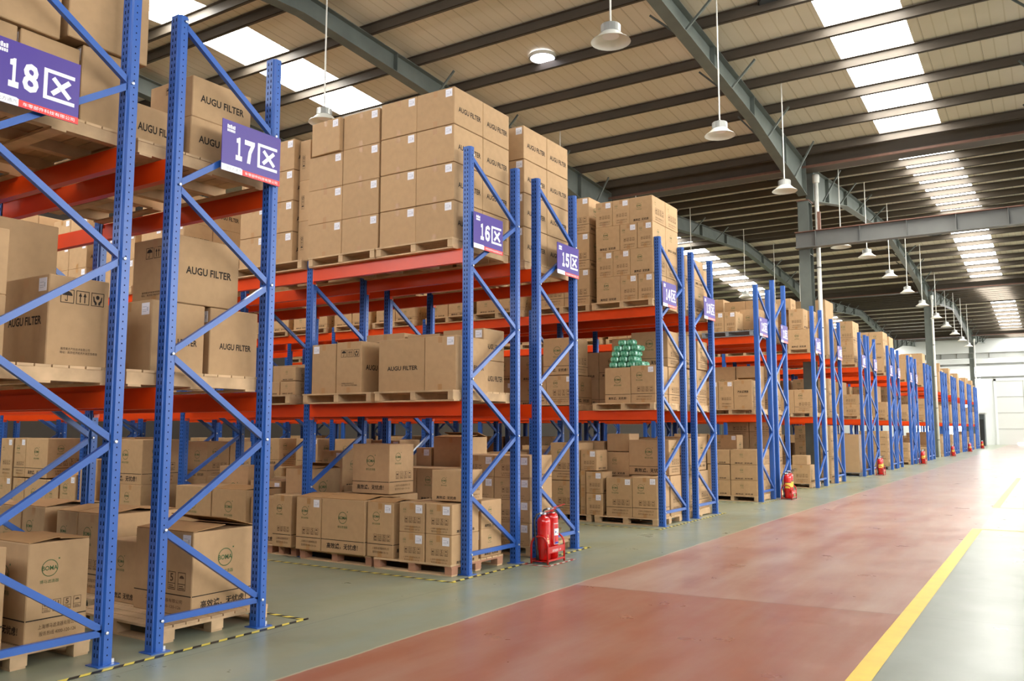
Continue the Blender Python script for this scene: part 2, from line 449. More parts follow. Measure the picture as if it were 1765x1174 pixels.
for x in RAFT:
    for r in RIDGES:
        for sgn in (-1, 1):
            v = r + sgn * 13.5
            if v > Y1B + 1: continue
            p = MB(); zr = roof_z(r) - .24; zv = roof_z(v) - .24 + (.0)
            n = 6
            def zt(t): return (roof_z(r + sgn * 13.5 * t)) - .24
            def dp(t): return .42 + .18 * max(0, t - .1) + (.42 * max(0, (t - .62) / .38) if t > .62 else 0)
            ts = [0, .2, .4, .62, .8, .97]
            for t0, t1 in zip(ts[:-1], ts[1:]):
                y0, y1 = r + sgn * 13.5 * t0, r + sgn * 13.5 * t1
                a0, a1, b0, b1 = zt(t0), zt(t1), zt(t0) - dp(t0), zt(t1) - dp(t1)
                for xx in (-.006, .006):
                    p.add([(x + xx, y0, a0), (x + xx, y1, a1), (x + xx, y1, b1), (x + xx, y0, b0)], [(0, 1, 2, 3) if xx * sgn > 0 else (3, 2, 1, 0)], STEEL)
                for zz0, zz1 in ((a0, a1), (b0 + .014, b1 + .014)):
                    p.add([(x - .12, y0, zz0), (x + .12, y0, zz0), (x + .12, y1, zz1), (x - .12, y1, zz1),
                           (x - .12, y0, zz0 - .014), (x + .12, y0, zz0 - .014), (x + .12, y1, zz1 - .014), (x - .12, y1, zz1 - .014)],
                          [(0, 1, 2, 3), (7, 6, 5, 4), (0, 3, 7, 4), (1, 5, 6, 2), (0, 4, 5, 1), (3, 2, 6, 7)], STEEL)
            for t in (.2, .42, .62, .82, .97):
                y = r + sgn * 13.5 * t
                p.box((x - .11, y - .008, zt(t) - dp(t) + .01), (x + .11, y + .008, zt(t)), STEEL)
            for t in (.3, .5, .7, .88):      # fly braces up to the purlins
                y = r + sgn * 13.5 * t
                for sx in (-1, 1): p.bar((x + sx * .1, y, zt(t) - dp(t) + .03), (x + sx * .62, y, zt(t) + .06), .04, .04, STEEL)
            tag(p.build('ceiling_rafter'), kind='structure')
def column(x, y, h):
    c = MB()
    c.box((x - .15, y - .20, 0), (x + .15, y - .185, h), STEEL); c.box((x - .15, y + .185, 0), (x + .15, y + .20, h), STEEL)
    c.box((x - .006, y - .185, 0), (x + .006, y + .185, h), STEEL)
    c.box((x - .2, y - .25, 0), (x + .2, y + .25, .02), STEEL)
    for z in (h - .02, h - .9, 3.0, 6.4): c.box((x - .15, y - .19, z - .008), (x + .15, y + .19, z + .008), STEEL)
    c.box((x - .17, y - .25, h), (x + .17, y + .25, h + .025), RUST)
    return c
for yv in VALLEYS[1:]:
    for x in (-17.7, -5.78, 6.3):
        o = column(x, yv + (.1 if yv < 30 else -.3), roof_z(yv) - .24 - .98 - .03).build('support_column')
        if x == -5.78:
            tag(o, {24.3: 'grey green steel column rising between rack ten and rack nine', 51.3: 'grey green steel column standing past rack three beside the aisle',
                    78.3: 'farthest steel column near the bright far wall'}[yv], 'column', kind='structure')
        else: tag(o, kind='structure')
def ibeam(x0, x1, y, zb, zt, m, mt, step=1.15):
    j = MB()
    j.box((x0, y - .12, zb), (x1, y + .12, zb + .02), m); j.box((x0, y - .12, zt - .02), (x1, y + .12, zt), mt)
    j.box((x0, y - .008, zb + .02), (x1, y + .008, zt - .02), m)
    x = x0 + .55
    while x < x1: j.box((x - .006, y - .115, zb + .02), (x + .006, y + .115, zt - .02), m); x += step
    return j
tag(ibeam(-5.95, 6.3, 23.98, 6.52, 6.98, JACK, RUST).build('trim_20'), 'long grey steel beam with stiffeners crossing above the aisle from the column', 'beam', kind='structure')
tag(ibeam(-17.7, 6.3, 77.9, 7.15, 7.6, PALE, PALE).build('trim_21'), kind='structure')
tag(ibeam(-17.7, 6.3, 78.2, 6.55, 6.75, PALE, PALE).build('trim_22'), kind='structure')
tag(ibeam(-6, 6.3, 79, 5.55, 5.72, PALE, PALE).build('trim_23'), kind='structure')
st = MB(); st.box((-5.35, 23.95, 6.98), (-5.27, 24.03, 7.5), RUST); tag(st.build('trim_24'), kind='structure')
# rain pipes
def pipe(x, y, h, label):
    e = empty('drain_pipe', (x, y, 0)); tag(e, label, 'pipe', 'white drain pipes on the columns')
    p = MB(); p.tube([(0, 0, 0), (0, 0, h - .25)], .058, PIPEM, 14); p.build('pipe', e, smooth=True)
    p = MB(); p.lathe([(.06, 0), (.095, .03), (.10, .2), (.085, .25)], PIPEM, 14, (0, 0, h - .28)); p.build('funnel', e, smooth=True)
    p = MB()
    p.lathe([(.062, 0), (.064, .0), (.064, .035), (.062, .035)], JACK, 14); me = p.mesh('clamp')
    for z in (.9, 2.6, 4.3, 6.0): inst('clamp', me, e, (0, 0, z))
pipe(-5.45, 24.42, 8.72, 'white drain pipe running down beside the column between rack ten and rack nine')
pipe(-5.52, 50.75, 8.75, 'white drain pipe on the column past rack three')
pipe(-5.52, 77.6, 8.75, 'farthest white drain pipe by the far wall')

# floor paint and tape
yl = MB()
yl.add([(-1.175, -2, .002), (-1.035, -2, .002), (-1.10, 15.0, .002), (-1.235, 15.0, .002)], [(0, 1, 2, 3)], mat('floor_yellow_paint', (240, 196, 52), .4, noise=.12, nscale=6))
yl.add([(-1.22, 19.3, .002), (-1.09, 19.3, .002), (-1.12, 31, .002), (-1.24, 31, .002)], [(0, 1, 2, 3)], MATS['floor_yellow_paint'])
yl.add([(-1.235, 15.0, .002), (3.6, 15.35, .002), (3.6, 15.42, .002), (-1.235, 15.08, .002)], [(0, 1, 2, 3)], MATS['floor_yellow_paint'])
yl.add([(-1.22, 19.22, .002), (3.6, 19.5, .002), (3.6, 19.56, .002), (-1.22, 19.3, .002)], [(0, 1, 2, 3)], MATS['floor_yellow_paint'])
tag(yl.build('floor_line'), kind='structure', label='wide yellow line painted along the aisle floor', cat='floor line')
TY = mat('tape_yellow', (232, 210, 90), .5); TK = mat('tape_black', (34, 34, 32), .5); TR = mat('tape_red', (196, 40, 34), .5); TW = mat('tape_white', (226, 222, 214), .5)
def tape(mb, p, q, w, m1, m2, per=.14):
    p, q = Vector(p), Vector(q); d = q - p; L = d.length; d.normalize(); n = Vector((-d.y, d.x, 0))
    k = 0; s = 0.0
    while s < L - .001:
        e = min(s + per / 2, L); sk = w * .9
        a, b_ = p + d * s, p + d * e
        mb.add([tuple(a), tuple(b_), tuple(b_ + n * w + d * sk), tuple(a + n * w + d * sk)], [(0, 1, 2, 3)], (m1, m2)[k % 2]); s = e; k += 1
PAIRS = [(18, 17), (16, 15), (14, 13), (12, 11), (10, 9), (8, 7), (6, 5), (4, 3)]
for i, (a, b_) in enumerate(PAIRS):
    t = MB(); y0 = ROWS[a][0] - .5 if a == 18 else ROWS[a][0] - .48; y1 = ROWS[b_][1] + (.38 if a == 18 else .15); xo = -5.22
    z = .003
    tape(t, (xo, y0, z), (xo, y1, z), .045, TY, TK, .15); tape(t, (xo, y1, z), (xo - 7, y1, z), .045, TY, TK, .15)
    if a != 18: tape(t, (xo - 8, y0, z), (xo, y0, z), .045, TY, TK, .15)
    tag(t.build('floor_tape'), 'yellow and black striped tape around the feet of %s and %s' % (rname(a), rname(b_)), 'floor tape', 'striped tape borders around the racks', 'structure')

# ------------------------------------------------------------------ rack frames
def post_mesh(H, holes=True):
    m = MB(); w = .045
    prof = [(-.048, -.045), (.030, -.045), (.030, -.034), (.048, -.026), (.048, .026), (.030, .034), (.030, .045), (-.048, .045)]
    n = len(prof)
    m.add([(x, y, 0) for x, y in prof] + [(x, y, H) for x, y in prof], [(i, (i + 1) % n, (i + 1) % n + n, i + n) for i in range(n)] + [tuple(range(n, 2 * n)), tuple(reversed(range(n)))], BLUE)
    if holes:
        z = .06
        while z < H - .03:
            for sy in (-1, 1):
                for xx in (-.022, .012):
                    y = sy * .0458
                    m.add([(xx - .006, y, z - .013), (xx + .006, y, z - .013), (xx + .004, y, z + .013), (xx - .004, y, z + .013)], [(0, 1, 2, 3) if sy < 0 else (3, 2, 1, 0)], HOLE)
            x = .0488
            m.add([(x, -.004, z - .005), (x, .004, z - .005), (x, .004, z + .005), (x, -.004, z + .005)], [(0, 1, 2, 3)], HOLE)
            z += .05
    return m
_pm = {}
def frame(row, bi, detailed):
    y0, y1 = ROWS[row]; x = XF - BAY * bi; H = TOP.get(row, 4.65)
    if bi > 0: H = 3.62 if row in (16, 15, 14, 13, 17, 18) else 4.4
    e = empty('rack_upright_frame', (x, (y0 + y1) / 2, 0)); D = (y1 - y0) / 2
    if bi == 0: lab = 'blue perforated upright frame at the aisle end of %s' % rname(row)
    else: lab = 'blue upright frame inside %s, %s in from the aisle end' % (rname(row), ordinal(bi - 1))
    tag(e, lab, 'rack frame', 'blue pallet rack upright frames')
    key = (round(H, 2), detailed)
    if key not in _pm: _pm[key] = post_mesh(H, detailed).mesh('post')
    for s_ in (-1, 1): inst('post', _pm[key], e, (0, s_ * D, .006))
    fp = ('fp', detailed)
    if fp not in _pm:
        f = MB(); f.box((-.07, -.075, 0), (.075, .075, .006), BLUE); f.box((-.01, .05, .006), (.02, .07, .03), BOLT); _pm[fp] = f.mesh('foot_plate')
    rev = row in (11, 10, 7, 4)
    nodes = [(.21 + .622 * k) for k in range(20) if .21 + .622 * k < H - .03]
    segs = [((0, -D if True else 0, .21), (0, D, .21))]
    for k in range(len(nodes) - 1):
        a = D if (k % 2 == 0) != rev else -D
        segs.append(((0, a, nodes[k]), (0, -a, nodes[k + 1])))
    if detailed:
        for s_ in (-1, 1): inst('foot_plate', _pm[fp], e, (0, s_ * D, 0))
        for k, (p, q_) in enumerate(segs):
            m = MB(); d = (Vector(q_) - Vector(p)).normalized() * .035
            m.bar(Vector(p) + d + Vector((.012, 0, 0)), Vector(q_) - d + Vector((.012, 0, 0)), .036, .044, BLUE, up=(1, 0, 0) if False else (0, 0, 1))
            m.build('brace', e)
        m = MB()
        for k, z in enumerate(nodes):
            s_ = (1 if (k % 2 == 0) != rev else -1)
            for zz, ss in ((z, s_),) + (((.21, -s_),) if k == 0 else ()):
                m.lathe([(.011, 0), (.011, .012), (.006, .014)], BOLT, 8)
                o = len(m.v) - 24
                for i in range(o, len(m.v)):
                    vx, vy, vz = m.v[i]; m.v[i] = (.049 + vz, ss * (D - .012) + vx, zz + vy)
        m.build('bolt', e)
    else:
        m = MB()
        for p, q_ in segs: m.bar(Vector(p) + Vector((.012, 0, 0)), Vector(q_) + Vector((.012, 0, 0)), .036, .044, BLUE)
        m.build('brace', e)
    return e
def beam(row, side, lvl, bi, detailed):
    y = ROWS[row][side]; x0 = XF - BAY * (bi + 1) + .052; x1 = XF - BAY * bi - .052; z = ZL[lvl]; s_ = -1 if side == 0 else 1
    m = MB(); h = .155
    L = x1 - x0
    ya, yb = sorted((s_ * .042, s_ * -.006)); yc, yd = sorted((s_ * .042, s_ * -.022))
    m.box((0, yc, -h), (L, yd, -.045), ORANGE); m.box((0, ya, -.045), (L, yb, 0), ORANGE)
    k = ('beam', side)
    if k not in _pm: _pm[k] = m.mesh('load_beam')
    o = bpy.data.objects.new('load_beam', _pm[k]); COL.objects.link(o); o.location = (x0, y, z)
    tag(o, 'orange beam, %s side of %s, %s level, %s bay from aisle' % ('near' if side == 0 else 'far', rname(row), 'lower' if lvl == 1 else 'upper', ordinal(bi)), 'beam', 'orange load beams of the pallet racks')
    if detailed:
        if 'conn' not in _pm:
            c = MB(); c.box((-.004, -.028, -.19), (.004, .026, .03), ORANGE); _pm['conn'] = c.mesh('end_connector')
        for xx in (.0, L): inst('end_connector', _pm['conn'], o, (xx, s_ * .012, 0))
    return o
for row in ROWS:
    nb = NB.get(row, 2 if row > 2 else 1); det = row >= 13
    for bi in range(nb + 1): frame(row, bi, det)
    for bi in range(nb):
        for lvl in (1, 2):
            for side in (0, 1): beam(row, side, lvl, bi, det)

# ------------------------------------------------------------------ signs
def qu(m, u, v, s_, fr, mt):   # the character on the zone signs, drawn in its own square
    t = s_ * .15
    t = s_ * .12
    m.rect(u, v, u + t, v + s_, fr, mt); m.rect(u + t, v + s_ - t, u + s_ * 1.0, v + s_, fr, mt); m.rect(u + t, v, u + s_ * 1.02, v + t, fr, mt)
    a, b_ = (u + s_ * .30, v + s_ * .75), (u + s_ * .86, v + s_ * .22); c, d = (u + s_ * .84, v + s_ * .76), (u + s_ * .28, v + s_ * .22)
    P, Q = Vector(a), Vector(b_); D_ = (Q - P).normalized(); n = Vector((-D_.y, D_.x)) * t * .62
    m.flat([tuple(P - n), tuple(Q - n), tuple(Q + n), tuple(P + n)], fr, mt)
    P, Q = Vector(c), Vector(d); C_ = (P + Q) / 2; D_ = (Q - P).normalized(); n = Vector((-D_.y, D_.x)) * t * .62
    for A_, B_ in ((P, C_ - D_ * t * .62), (C_ + D_ * t * .62, Q)): m.flat([tuple(A_ - n), tuple(B_ - n), tuple(B_ + n), tuple(A_ + n)], fr, mt)
for row in range(3, 19):
    y0, y1 = ROWS[row]
    w, h = .58, .405
    ys = y0 - .01 if row % 2 == 0 else y1 - .56
    if row == 18: ys = 2.425
    e = empty('zone_sign', (XF + .075, ys, 3.52)); tag(e, 'purple plastic sign numbered %s on the aisle end of its rack' % NUM[row], 'sign', 'purple zone signs on the rack ends')
    m = MB(); m.box((-.006, 0, 0), (0, w, h), PURPLE); m.build('sign_panel', e)
    fr = (Vector((.0012, 0, 0)), Vector((0, 1, 0)), Vector((0, 0, 1)), Vector((1, 0, 0)))
    m = MB(); uu = .315
    for c in reversed(str(row)):
        wd = .062 if c == '1' else .100
        m.text(chr(0xFF10 + int(c)), uu - wd / 2, .202, wd, .185, fr, SWHITE, .05); uu -= wd + .022
    qu(m, .345, .105, .20, fr, SWHITE); m.build('zone_number', e)
    m = MB(); m.flat([(0, 0), (.20, 0), (.20, .045), (.185, .052), (0, .052)], fr, SWHITE)
    fr2 = (Vector((.0014, 0, 0)),) + fr[1:]
    m.rect(.20, 0, w, .045, fr, SRED); m.text('河北方通汽', .115, .026, .15, .026, fr2, SGREY, .0); m.text('车零部件科技有限公司', .39, .023, .33, .024, fr2, SWHITE, .0)
    m.build('footer_strip', e)
    m = MB(); [m.rect(.045 + .0155 * k, .342, .045 + .0155 * k + .012, .342 + (.030, .026, .032, .024, .029)[k % 5], fr, SWHITE) for k in range(5)]; [m.rect(.045 + .0128 * k, .316, .045 + .0128 * k + .010, .336, fr, SWHITE) for k in range(6)]; m.build('corner_emblem', e)

# ------------------------------------------------------------------ cartons
def umbrella(m, u, v, s_, fr, mt):
    m.rect(u, v, u + s_, v + s_ * .05, fr, mt); m.rect(u, v + s_ * .95, u + s_, v + s_, fr, mt); m.rect(u, v + s_ * .05, u + s_ * .05, v + s_ * .95, fr, mt); m.rect(u + s_ * .95, v + s_ * .05, u + s_, v + s_ * .95, fr, mt)
    c = (u + s_ * .5, v + s_ * .55); r = s_ * .38
    m.flat([(c[0] + r * math.cos(t), c[1] + r * .85 * math.sin(t)) for t in [math.pi * k / 10 for k in range(11)]], fr, mt)
    m.rect(c[0] - s_ * .025, v + s_ * .2, c[0] + s_ * .025, v + s_ * .56, fr, mt); m.rect(c[0] - s_ * .16, v + s_ * .14, c[0] + s_ * .025, v + s_ * .2, fr, mt); m.rect(c[0] - s_ * .16, v + s_ * .2, c[0] - s_ * .11, v + s_ * .27, fr, mt)
def border(m, u, v, s_, fr, mt, hh=None, t=.05):
    h = hh or s_; t = s_ * t
    m.rect(u, v, u + s_, v + t, fr, mt); m.rect(u, v + h - t, u + s_, v + h, fr, mt); m.rect(u, v + t, u + t, v + h - t, fr, mt); m.rect(u + s_ - t, v + t, u + s_, v + h - t, fr, mt)
def arrows(m, u, v, s_, fr, mt):
    border(m, u, v, s_, fr, mt)
    for c in (.32, .66):
        m.rect(u + s_ * (c - .04), v + s_ * .13, u + s_ * (c + .04), v + s_ * .6, fr, mt)
        m.flat([(u + s_ * (c - .13), v + s_ * .58), (u + s_ * (c + .13), v + s_ * .58), (u + s_ * c, v + s_ * .88)], fr, mt)
def hands(m, u, v, s_, fr, mt):
    border(m, u, v, s_, fr, mt)
    for f in (1, -1):
        X = lambda x: u + s_ * (.5 + f * (x - .5))
        pl = [(X(.14), v + s_ * .72), (X(.18), v + s_ * .35), (X(.28), v + s_ * .22), (X(.28), v + s_ * .1), (X(.44), v + s_ * .1), (X(.44), v + s_ * .28), (X(.28), v + s_ * .45), (X(.22), v + s_ * .72)]
        m.flat(pl if f < 0 else pl[::-1], fr, mt)
    m.flat([(u + s_ * (.5 + .15 * math.cos(t)), v + s_ * (.66 + .17 * math.sin(t))) for t in [math.pi * (k / 3 + .5) for k in range(6)]], fr, mt)
def logo(m, cu, cv, r, fr, mt):
    n = 24; O, U, V, Nn = fr
    vs = []; fs = []
    for k in range(n):
        t = 2 * math.pi * k / n
        for q_ in (r, r * .91): vs.append(tuple(O + U * (cu + q_ * math.cos(t)) + V * (cv + q_ * math.sin(t))))
    for k in range(n):
        a = 2 * k; b_ = 2 * ((k + 1) % n); fs.append((a, b_, b_ + 1, a + 1))
    m.add(vs, fs, mt)
    m.text('BOMA', cu, cv, r * 1.9, r * .55, fr, mt, .02)
    m.rect(cu + r * 1.0, cv + r * .95, cu + r * 1.18, cv + r * 1.12, fr, mt)
    m.text('博马滤清器', cu, cv - r * 1.55, r * 2.3, r * .42, fr, mt, .0)
def four(m, u, v, s_, fr, mt):
    for k in range(4):
        uu = u + k * s_ * 1.3
        border(m, uu, v, s_, fr, mt, s_ * 1.45, .06); m.rect(uu, v + s_ * .48, uu + s_, v + s_ * .54, fr, mt)
        if k == 3:
            m.flat([(uu + s_ * (.5 + .3 * math.cos(t)), v + s_ * (.95 + .25 * math.sin(t))) for t in [math.pi * j / 6 for j in range(7)]], fr, mt)
        elif k == 2: m.text('5', uu + s_ * .5, v + s_ * .98, s_ * .4, s_ * .65, fr, mt, .02)
        elif k == 1: arr = [m.rect(uu + s_ * c, v + s_ * .66, uu + s_ * (c + .12), v + s_ * 1.25, fr, mt) for c in (.26, .62)]
        else: m.flat([(uu + s_ * .2, v + s_ * .7), (uu + s_ * .8, v + s_ * .75), (uu + s_ * .75, v + s_ * 1.2), (uu + s_ * .5, v + s_ * .95), (uu + s_ * .25, v + s_ * 1.2)], fr, mt)
        m.rect(uu + s_ * .15, v + s_ * .12, uu + s_ * .85, v + s_ * .2, fr, mt); m.rect(uu + s_ * .15, v + s_ * .29, uu + s_ * .7, v + s_ * .36, fr, mt)
def print_face(m, kind, fw, fh, fr, lod):
    if kind == 'augu':
        m.text('AUGU FILTER', fw * .53, fh * .44, fw * (.78 if fh < .46 else .66), .062 if fh < .46 else .05, fr, INK, .025)
    elif kind == 'auguhi':
        m.text('AUGU FILTER', fw * .5, fh * .5, fw * .74, fw * .105, fr, INK, .025)
    elif kind == 'icons':
        s_ = min(fw * .22, fh * .17); u = fw * .55 - 1.65 * s_; v = fh * .70
        umbrella(m, u, v, s_, fr, INK); arrows(m, u + 1.15 * s_, v, s_, fr, INK); hands(m, u + 2.3 * s_, v, s_, fr, INK)
        m.text('南京奥古汽车技术有限公司', fw * .47, fh * .19, fw * .48, fh * .03, fr, INK, .0)
        m.text('地址：南京经济技术开发区恒泰路', fw * .53, fh * .15, fw * .62, fh * .03, fr, INK, .0)
    elif kind == 'iconside':
        s_ = min(fw * .5, fh * .1); u = fw * .25
        for k, f in enumerate((umbrella, arrows, hands)): f(m, u, fh * .3 + k * s_ * 1.15, s_, fr, INK)
    elif kind == 'long':
        logo(m, fw * .5, fh * .66, min(fh * .11, fw * .13), fr, GREEN)
        m.rect(0.004, fh * .235, fw - .004, fh * .247, fr, INK)
        m.text('高效滤，无忧虑！', fw * .5, fh * .13, fw * .72, min(fh * .13, fw * .1), fr, INK, .02)
    elif kind == 'short':
        logo(m, fw * .35, fh * .74, min(fh * .085, fw * .14), fr, GREEN)
        four(m, fw * .26, fh * .30, fw * .13, fr, INKL)
        m.rect(0.004, fh * .235, fw - .004, fh * .247, fr, INK)
        m.text('上海博马滤清器有限公司', fw * .53, fh * .165, fw * .64, fh * .045, fr, INKL, .0)
        m.text('服务热线 4000-120-126', fw * .53, fh * .095, fw * .6, fh * .045, fr, INKL, .0)
    elif kind == 'swide':
        logo(m, fw * .42, fh * .66, min(fh * .1, fw * .1), fr, GREEN)
        m.text('高效滤  无忧虑', fw * .5, fh * .11, fw * .66, fh * .10, fr, INK, .02)
    elif kind == 'snarrow':
        logo(m, fw * .22, fh * .76, min(fh * .06, fw * .08), fr, GREEN)
        four(m, fw * .22, fh * .32, min(fw * .13, fh * .17), fr, INKL)
        m.text('上海博马滤清器有限公司', fw * .52, fh * .19, fw * .66, fh * .055, fr, INKL, .0)
        m.text('服务热线 4000-120-126', fw * .52, fh * .10, fw * .6, fh * .055, fr, INKL, .0)
    elif kind == 'filt':
        m.text('汽车滤清器', fw * .5, fh * .6, fw * .6, fh * .09, fr, INK, .02)
        m.text('FILTER ELEMENT', fw * .5, fh * .45, fw * .5, fh * .045, fr, INKL, .0)
STY = {  # style: (front print, side print, tape on front, label side)
    'A': ('', 'augu', 1, 1), 'A2': ('augu', '', 0, 0), 'AI': ('icons', 'auguhi', 1, 0), 'AX': ('auguhi', 'icons', 1, 1), 'AS': ('iconside', '', 0, 0), 'P': ('', '', 1, 1),
    'AL': ('', 'augu', 1, -1), 'L': ('long', 'short', 0, 0), 'S': ('short', 'long', 1, 1), 'SN': ('short', 'long', 1, 0), 'W': ('swide', 'snarrow', 0, 0), 'N': ('snarrow', 'swide', 1, 1), 'F': ('filt', 'short', 1, 0), 'K': ('', '', 0, 0)}
DESC = {'A': 'plain-fronted brown carton', 'A2': 'brown carton with black capitals', 'AI': 'brown carton with handling symbols', 'AX': 'brown carton with black capitals', 'AS': 'narrow brown carton on end', 'P': 'plain brown carton',
        'AL': 'plain-fronted brown carton', 'L': 'wide slogan-printed brown carton', 'S': 'brown carton with green emblem', 'SN': 'brown carton with green emblem', 'W': 'wide brown carton', 'N': 'small brown carton with white sticker', 'F': 'brown carton with centred print', 'K': 'bare brown carton'}
_bm = {}
def carton_mesh(w, d, h, st):
    k = (round(w, 2), round(d, 2), round(h, 2), st)
    if k in _bm: return _bm[k]
    w, d, h = k[:3]; m = MB()
    m.cbox((-w / 2, -d / 2, 0), (w / 2, d / 2, h), .006, CARD)
    e = .0012
    F = (Vector((-w / 2, -d / 2 - e, 0)), Vector((1, 0, 0)), Vector((0, 0, 1)), Vector((0, -1, 0)))
    Sd = (Vector((w / 2 + e, -d / 2, 0)), Vector((0, 1, 0)), Vector((0, 0, 1)), Vector((1, 0, 0)))
    Tp = (Vector((-w / 2, -d / 2, h + e)), Vector((1, 0, 0)), Vector((0, 1, 0)), Vector((0, 0, 1)))
    fp, sp_, tpf, lab = STY[st]
    if tpf:
        m.rect(w * .5 - .028, h - .075, w * .5 + .028, h - .006, F, TAPE); m.rect(w * .5 - .028, .006, w * .5 + .028, .07, F, TAPE)
        m.rect(w * .5 - .028, .006, w * .5 + .028, d - .006, Tp, TAPE)
    m.rect(w * .5 - .0015, .006, w * .5 + .0015, d - .006, (Tp[0] + Vector((0, 0, .0005)),) + Tp[1:], INKL)
    if fp: print_face(m, fp, w, h, F, 0)
    if sp_: print_face(m, sp_, d, h, Sd, 0)
    _bm[k] = m.mesh('carton'); return _bm[k]
def sticker_mesh():
    if 'stk' in _bm: return _bm['stk']
    m = MB(); m.box((-.046, -.0022, -.044), (.046, -.0004, .044), LABEL)
    F = (Vector((-.042, -.0027, -.038)), Vector((1, 0, 0)), Vector((0, 0, 1)), Vector((0, -1, 0)))
    for v in (.015, .028, .05): m.rect(.008, v, .055, v + .005, F, LABINK)
    m.rect(.06, .02, .074, .05, F, LABINK)
    _bm['stk'] = m.mesh('address_label'); return _bm['stk']
def flap_mesh(w, d):
    k = ('flap', round(w, 2), round(d, 2))
    if k in _bm: return _bm[k]
    m = MB(); m.box((-w / 2, 0, 0), (w / 2, d * .49, .005), CARDIN); _bm[k] = m.mesh('flap'); return _bm[k]

BX = []; random.seed(7)
def B1(row, lvl, xr, yf, w, d, h, st, z=0.0, rot=0, op=0, layer=0):
    BX.append(dict(row=row, lvl=lvl, x=xr - w / 2, y=yf + d / 2, z=ZL[lvl] + PH + z, w=w, d=d, h=h, st=st, rot=rot, op=op))
def G(row, lvl, xr, yf, nx, ny, nz, w, d, h, st, z=0.0, skip=()):
    sts = st if isinstance(st, (list, tuple)) else [st]
    for k in range(nz):
        for j in range(ny):
            for i in range(nx):
                if (i, j, k) in skip: continue
                B1(row, lvl, xr - i * w, yf + j * d, w - .006, d - .006, h - .004, sts[(i + k) % len(sts)], z + k * h, rot=random.uniform(-.5, .5))
def MIX(row, lvl, xr, yf, pat, d, ny, h, z=0.0):   # layers of unequal cartons; pat: list of rows of (w, style)
    for k, line in enumerate(pat):
        x = xr
        for (w, st) in line:
            for j in range(ny): B1(row, lvl, x, yf + j * d, w - .006, d - .006, h - .004, st, z + k * h, rot=random.uniform(-.4, .4))
            x -= w
PAL = []
def pal(row, lvl, xr, yf, w=1.08, d=1.0, kind='wood'): PAL.append(dict(row=row, lvl=lvl, x=xr - w / 2, y=yf + d / 2, w=w, d=d, kind=kind))

# rack 18
pal(18, 0, -5.72, 2.55, 1.05, .98); B1(18, 0, -5.78, 2.46, .62, .50, .66, 'S'); B1(18, 0, -5.78, 3.10, .60, .42, .66, 'L', op=1)
B1(18, 0, -6.5, 2.5, .5, .9, .6, 'S')
pal(18, 1, -5.47, 2.45, 1.1, 1.02); G(18, 1, -5.52, 2.28, 1, 1, 2, .5, .46, .42, 'AX'); B1(18, 1, -5.53, 3.0, .56, .42, .60, 'AX'); B1(18, 1, -6.25, 2.62, .5, .82, 1.09, 'A')
pal(18, 1, -6.75, 2.45); G(18, 1, -6.85, 2.5, 2, 1, 1, .5, .9, .8, 'A')
pal(18, 2, -5.5, 2.45, 1.1, 1.08); B1(18, 2, -5.56, 3.16, .6, .40, .56, 'P'); B1(18, 2, -5.56, 2.74, .6, .40, .51, 'P'); B1(18, 2, -5.56, 2.30, .6, .42, .51, 'P')
B1(18, 2, -5.53, 3.03, .62, .60, .62, 'K', z=.565); B1(18, 2, -5.53, 2.36, .62, .62, .66, 'K', z=.515)
pal(18, 2, -6.8, 2.45); G(18, 2, -6.85, 2.5, 2, 1, 1, .5, .9, .5, 'P')
# rack 17
pal(17, 0, -5.52, 3.92, 1.15, 1.0); B1(17, 0, -5.60, 4.24, .72, .60, .63, 'S', op=2); B1(17, 0, -6.34, 4.3, .45, .55, .5, 'W')
pal(17, 0, -6.9, 4.25, 1.1, .95); B1(17, 0, -6.95, 4.38, .44, .70, .68, 'S', op=1); B1(17, 0, -7.40, 4.38, .40, .6, .68, 'SN', op=1); B1(17, 0, -7.9, 4.36, .38, .62, .7, 'SN', op=1)
pal(17, 0, -8.3, 4.25, 1.1, .95); B1(17, 0, -8.3, 4.36, .38, .62, .69, 'SN', op=1); B1(17, 0, -8.75, 4.4, .6, .6, .66, 'L', op=1); pal(17, 0, -9.5, 4.25, .8, .95); B1(17, 0, -9.5, 4.3, .6, .6, .66, 'L')
pal(17, 1, -5.45, 3.52, 1.1, 1.16); B1(17, 1, -5.55, 3.77, .56, .46, .53, 'A'); B1(17, 1, -5.55, 4.28, .56, .47, .525, 'A'); B1(17, 1, -5.55, 3.97, .56, .57, .52, 'AI', z=.535)
pal(17, 1, -6.8, 3.7); B1(17, 1, -7.2, 3.8, .5, .5, .45, 'P')
pal(17, 2, -5.5, 3.56, 1.1, 1.2); B1(17, 2, -5.6, 3.56, .55, .44, .30, 'A'); G(17, 2, -5.55, 4.04, 1, 1, 2, .55, .58, .33, 'AI')
pal(17, 2, -6.8, 3.7)
